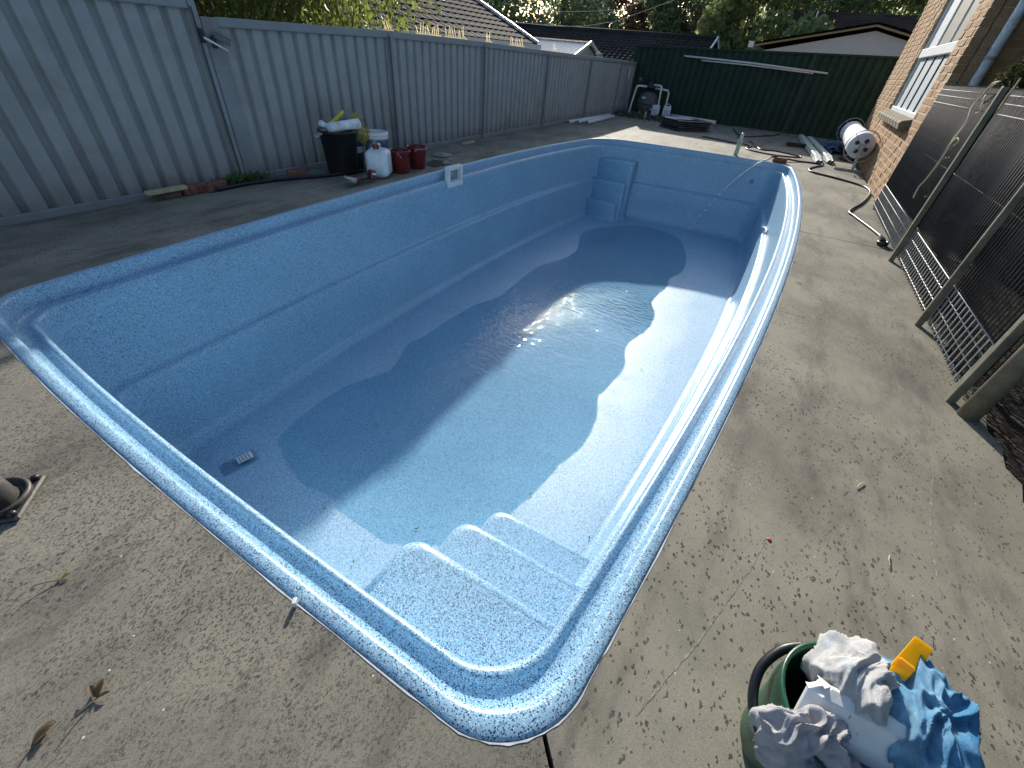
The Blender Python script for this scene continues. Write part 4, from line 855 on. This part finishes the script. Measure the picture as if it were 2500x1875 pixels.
o = MB().box((14.0, 3.68, .10), (.035, .05, .20), Rz(.2), .004).build('stake', TIMBER); tag(o, 'short pale timber stake upright in front of the filter', 'stake')
for k, (a, c, lab) in enumerate((((10.74, 4.60), (13.5, 4.56), 'white pipe lying against the foot of the grey fence'), ((11.02, 4.48), (13.45, 4.50), 'middle white pipe of the three by the fence'), ((11.18, 4.30), (13.34, 4.38), 'white pipe lying furthest out from the fence foot'))):
    q = thing('loose_pipe', lab, 'pipe', ((a[0] + c[0]) / 2, (a[1] + c[1]) / 2, 0), 0, 'white pipes by the fence')
    MB().lathe([(.034, 0), (.04, 0), (.04, 1), (.034, 1), (.034, 0)], (0, 0, 0), 14).build('tube', PVC, q); o = q.children[0]; d = Vector((c[0] - a[0], c[1] - a[1], 0)); o.matrix_local = Matrix.Translation(Vector((a[0], a[1], .041)) - q.location) @ d.to_track_quat('Z', 'Y').to_matrix().to_4x4() @ Matrix.Diagonal((1, 1, d.length, 1))
o = MB().tube([(15.5, 3.35, .06), (15.3, 1.95, .06)], .055, 14).build('drain_pipe', PVC); tag(o, 'thicker white pipe lying at the foot of the green fence', 'pipe')
# folded cover bundle
t = thing('folded_cover', 'dark folded pool blanket bundle with silvery blue top', 'pool blanket', (13.2, 2.4, 0), -.72)
DK = mat('dark grey blanket', (.045, .047, .05), .55, var=.3, bump=.5, bscale=40); SV = mat('silvery blue blanket face', (.42, .48, .56), .35, var=.15, bump=.6, bscale=18)
for i in range(5):
    z = .03 + i * .042; w = .38 - .02 * (i % 2); rows = []
    for u in np.linspace(-.5, .5, 22): sg = lambda v, p: math.copysign(abs(v) ** p, v); rows.append([(u + .03 * math.sin(i * 2.1), w * sg(math.cos(a), .25) * (1 - .05 * math.sin(u * 5 + i)), z + .018 * sg(math.sin(a), .5) + .012 * mnoise.noise(Vector((u * 4, a, i)))) for a in np.linspace(0, 2 * PI, 16, endpoint=False)])
    b = MB(); b.grid(rows, closed=True); n = 16; k = len(b.v); b.f += [tuple(range(n)), tuple(k - n + j for j in range(n - 1, -1, -1))]; b.sm += [False] * 2; b.build('fold', DK, t)
rows = [[(u, v, .228 + .02 * mnoise.noise(Vector((u * 5, v * 6, 3))) - .10 * max(0, abs(v) - .30)) for v in np.linspace(-.22, .36, 14)] for u in np.linspace(-.5, .25, 20)]
MB().grid(rows).build('top_sheet', SV, t)

# painting gear by the grey fence
t = thing('bin', 'tall black plastic bin with brush, roll and yellow gloves in it', 'bin', (3.78, 4.42, 0))
MB().lathe([(0, .004), (.165, .004), (.17, .02), (.20, .42), (.212, .425), (.213, .445), (.20, .446), (.19, .40), (.16, .03), (0, .03)], seg=44).build('body', BLACKP, t)
t = thing('scrubbing_brush', 'grey squeegee with bright yellow handle resting across the bin', 'squeegee', (3.74, 4.42, .45))
MB().bar((-.25, .03, -.06), (.22, .03, .12), .012, .055, up=(0, 1, 0)).build('blade', mat('grey squeegee blade', (.30, .33, .33), .5), t)
MB().tube([(-.05, .0, .05), (.03, -.01, .09), (.09, -.02, .13), (.14, -.02, .165)], .02, 10).build('handle', mat('bright yellow grip', (.62, .58, .05), .4), t)
MB().tube([(-.17, 0, .075), (-.11, 0, .035)], .028, 12).build('knob', WHITEP, t)
o = MB().tube([(3.62, 4.36, .475), (3.98, 4.28, .505)], .052, 20).build('paper_roll', mat('white paper roll', (.70, .73, .76), .8)); tag(o, 'white paper roll lying on top of the black bin', 'roll')
o = lump('rubber_glove', YGLOVE, None, (4.02, 4.34, .46), (.075, .05, .12), 31, .9, 6, rot=Ry(-.35)); tag(o, 'dirty yellow glove hanging over the bin edge', 'glove', 'yellow gloves on the bin')
o = lump('rubber_glove', YGLOVE, None, (4.09, 4.33, .37), (.07, .045, .085), 37, 1.0, 7, rot=Ry(.5)); tag(o, 'stained yellow glove drooping between bin and white pail', 'glove', 'yellow gloves on the bin')
t = thing('paint_pail', 'tall white paint pail with blue label band behind the jerrycan', 'pail', (4.27, 4.33, 0))
MB().lathe([(0, .004), (.125, .004), (.128, .02), (.142, .33), (.150, .335), (.150, .35), (.146, .355), (.15, .36), (.151, .40), (.142, .402), (.138, .36), (.122, .03), (0, .03)], seg=40).build('body', WHITEP, t)
MB().lathe([(.1345, .12), (.1435, .325)], seg=40).build('label', mat('blue paint label', (.10, .17, .32), .4, var=.4, scale=14, dirt=(.6, .65, .7)), t)
t = thing('mixing_tub', 'dull teal tub squeezed behind the jerrycan and bin', 'tub', (4.06, 4.52, 0)); MB().lathe([(0, .004), (.10, .004), (.125, .25), (.132, .255), (.13, .27), (.12, .265), (.1, .03), (0, .03)], seg=32).build('body', mat('dull teal plastic', (.04, .11, .14), .45), t)
MB().lathe([(.118, .18), (.1265, .25)], seg=32).build('band', WHITEP, t)
t = thing('jerrycan', 'white plastic jerrycan with red cap standing by the pool edge', 'jerrycan', (3.97, 4.02, 0), .55)
JC = mat('milky jerrycan plastic', (.66, .72, .76), .35, var=.06, dirt=(.5, .48, .4))
b = MB(); b.box((0, 0, .145), (.30, .25, .285), None, .035); o = b.build('body', JC, t); bv = o.modifiers.new('b', 'BEVEL'); bv.width = .015; bv.segments = 3
MB().tube(spline([(.02, 0, .265), (.03, 0, .315), (.07, 0, .325), (.11, 0, .30), (.115, 0, .26)], 5), .014, 10).build('handle', JC, t)
MB().lathe([(.03, .265), (.028, .30), (.0, .30)], (-.07, 0, 0), 18).build('neck', JC, t); MB().lathe([(.034, .30), (.035, .34), (.03, .345), (0, .345)], (-.07, 0, 0), 18).build('cap', REDP, t)
def rbucket(loc, lab, h):
    t = thing('red_bucket', lab, 'bucket', loc, .6, 'dark red buckets')
    MB().lathe([(0, .003), (.095, .003), (.098, .015), (.122, .235), (.130, .24), (.130, .25), (.122, .252), (.118, .23), (.094, .02), (0, .02)], seg=40).build('body', REDP, t)
    pts = [(.128 * math.cos(a), -.128 * math.sin(a) * math.cos(h), .235 - .128 * math.sin(a) * math.sin(h)) for a in np.linspace(0, PI, 24)]
    MB().tube(pts, .0035, 6).build('bail', GALV, t); MB().box((.128, 0, .225), (.02, .03, .04), None, .004).build('lug', REDP, t); MB().box((-.128, 0, .225), (.02, .03, .04), None, .004).build('lug', REDP, t)
rbucket((4.29, 3.985, 0), 'dark red bucket next to the white jerrycan', 1.1); rbucket((4.63, 4.01, 0), 'dark red bucket on the side away from the jerrycan', .05)
# cordless grinder
t = thing('angle_grinder', 'red cordless angle grinder lying on the concrete by the jerrycan', 'grinder', (3.55, 3.90, 0), -.05)
DGR = mat('dark grey tool body', (.05, .045, .045), .45); TRD = mat('red tool body', (.15, .018, .02), .4)
MB().tube([(-.06, 0, .055), (.02, 0, .06), (.10, .0, .065)], .03, 12, r2=.026).build('body', DGR, t); MB().box((-.055, 0, .055), (.07, .068, .07), Ry(.1), .012).build('motor_housing', TRD, t)
MB().box((.16, 0, .075), (.075, .08, .10), Ry(.2), .012).build('battery', TRD, t); MB().box((.16, -.042, .09), (.05, .004, .02), Ry(.2)).build('battery_stripe', WHITEP, t)
MB().lathe([(0, .0), (.035, .0), (.04, .02), (.035, .05), (.0, .055)], (-.11, .0, .03), 18, Ry(.3)).build('gear_head', GALV, t)
MB().lathe([(.012, .0), (.065, .0), (.065, .003), (.012, .004)], (-.13, .01, .085), 26, Ry(.3)).build('disc', mat('grey grinding disc', (.22, .23, .22), .6), t)
MB().lathe([(.068, -.002), (.07, .02), (.05, .024)], (-.13, .01, .07), 22, Ry(.3)).build('guard', GALV, t)
# skimmer lid, open skimmer hole, offcuts
o = MB().lathe([(0, 0), (.14, 0), (.145, .01), (.14, .022), (.02, .026), (0, .026)], (5.47, 4.26, .002), 30).build('round_lid', mat('pale concrete lid', (.30, .29, .26), .8)); tag(o, 'round pale skimmer lid lying loose on the concrete', 'lid')
t = thing('skimmer_pit', 'broken open skimmer pit in the concrete behind the white skimmer', 'pit', (5.02, 3.99, 0)); MB().prism([(4.82, 3.88), (5.02, 3.86), (5.22, 3.98), (5.2, 4.12), (5.0, 4.14), (4.84, 4.05)], .002, .006).build('pit_shadow', mat('painted pit shade', (.02, .02, .02), .6), t, True)  # shade inside the pit painted as a flat dark sheet
for k, (x, y, s_) in enumerate(((5.1, 3.9, .06), (5.3, 4.0, .05), (4.8, 4.1, .04), (5.16, 4.16, .035))): MB().lathe([(0, 0), (s_, .004), (s_ * .8, s_ * .5), (s_ * .3, s_ * .7), (0, s_ * .68)], (x, y, .004), 7, Rz(k), False).build('rubble', mat('pale rubble', (.30, .29, .27), .9, bump=.6), t, True)
t = thing('timber_block', 'pale sawn timber offcut propped on a brick by the fence', 'timber', (1.98, 4.70, 0)); MB().bar((1.80, 4.66, .075), (2.12, 4.63, .085), .07, .028, bev=.003).build('board', TIMBER, t, True); MB().box((1.97, 4.70, .033), (.22, .07, .062), None, .005).build('support', OLDT, t, True)
for x, y, a, lab in ((2.40, 4.66, .2, 'weathered brick beside the green weeds at the fence foot'), (3.26, 4.58, -.2, 'reddish brick against the fence behind the black pipe'), (2.2, 4.69, .1, 'dull brick touching the propped timber offcut')):
    o = MB().box((x, y, .04), (.20, .09, .074), Rz(a), .006).build('loose_brick', RBRICK); tag(o, lab, 'brick', 'loose bricks')
o = MB().box((6.6, 4.58, .018), (.34, .06, .032), Rz(.02), .003).build('timber_offcut', TIMBER); tag(o, 'small flat timber offcut at the fence foot beyond the lid', 'timber')
o = MB().tube(spline([(2.36, 4.60, .02), (2.7, 4.61, .02), (3.1, 4.52, .02), (3.5, 4.36, .02), (3.95, 4.28, .02)], 6), .019, 10).build('black_pipe', RUBBER); tag(o, 'black poly pipe lying along the foot of the grey fence', 'pipe')


# ------------------------------------------------------------------ pale scrape lines in the paving, leaf fragments on the pool floor
PALE = mat('pale scraped concrete', (.265, .25, .205), .9, var=.35, scale=60)
for pts in ([(1.235, -.46), (1.10, -.43), (.99, -.395), (.84, -.345), (.72, -.305), (.60, -.255), (.47, -.205)], [(2.05, -1.09), (1.75, -1.03), (1.55, -1.0), (1.3, -.985)]):
    c = spline([(x, y, 0) for x, y in pts], 14); rows = [[], []]
    for i, p in enumerate(c):
        w = .0035 * (1 + .7 * math.sin(i * 1.3) * math.sin(i * .37)) * random.uniform(.4, 1.2); rows[0].append((p.x - w * .4, p.y + w, .0008)); rows[1].append((p.x + w * .4, p.y - w, .0008))
    b = MB(); b.grid(rows, smooth=False); o = b.build('scrape', PALE); o.parent = pav
FRG = m_leaf('dark leaf scrap', (.05, .05, .02), (.12, .10, .04), .2)
for k, (x, y) in enumerate(((1.92, .70), (1.79, .17), (1.22, 1.25), (.98, 1.9), (2.9, 1.5), (.80, 1.45), (4.1, .45))):
    t = thing('leaf_scrap', ['dark leaf scrap at the water edge beyond the lowest step', 'dark leaf scrap on the dry floor beside the wall and steps', 'leaf scrap at the water edge where the top step begins', 'leaf scrap on the floor between the bag and the steps', 'leaf scrap sunk in the middle of the shallow water', 'leaf scrap on dry floor close under the near rim', 'leaf scrap on the bright dry floor under the right wall'][k], 'leaf', (x, y, floor_z(x, y) if x > .9 else -1.392), random.uniform(0, 6), 'leaf scraps on the pool floor')
    MB().add([(0, 0, .006), (.016, .006, .011), (.034, 0, .008), (.016, -.006, .010)], [(0, 1, 2, 3)]).build('blade', FRG, t)
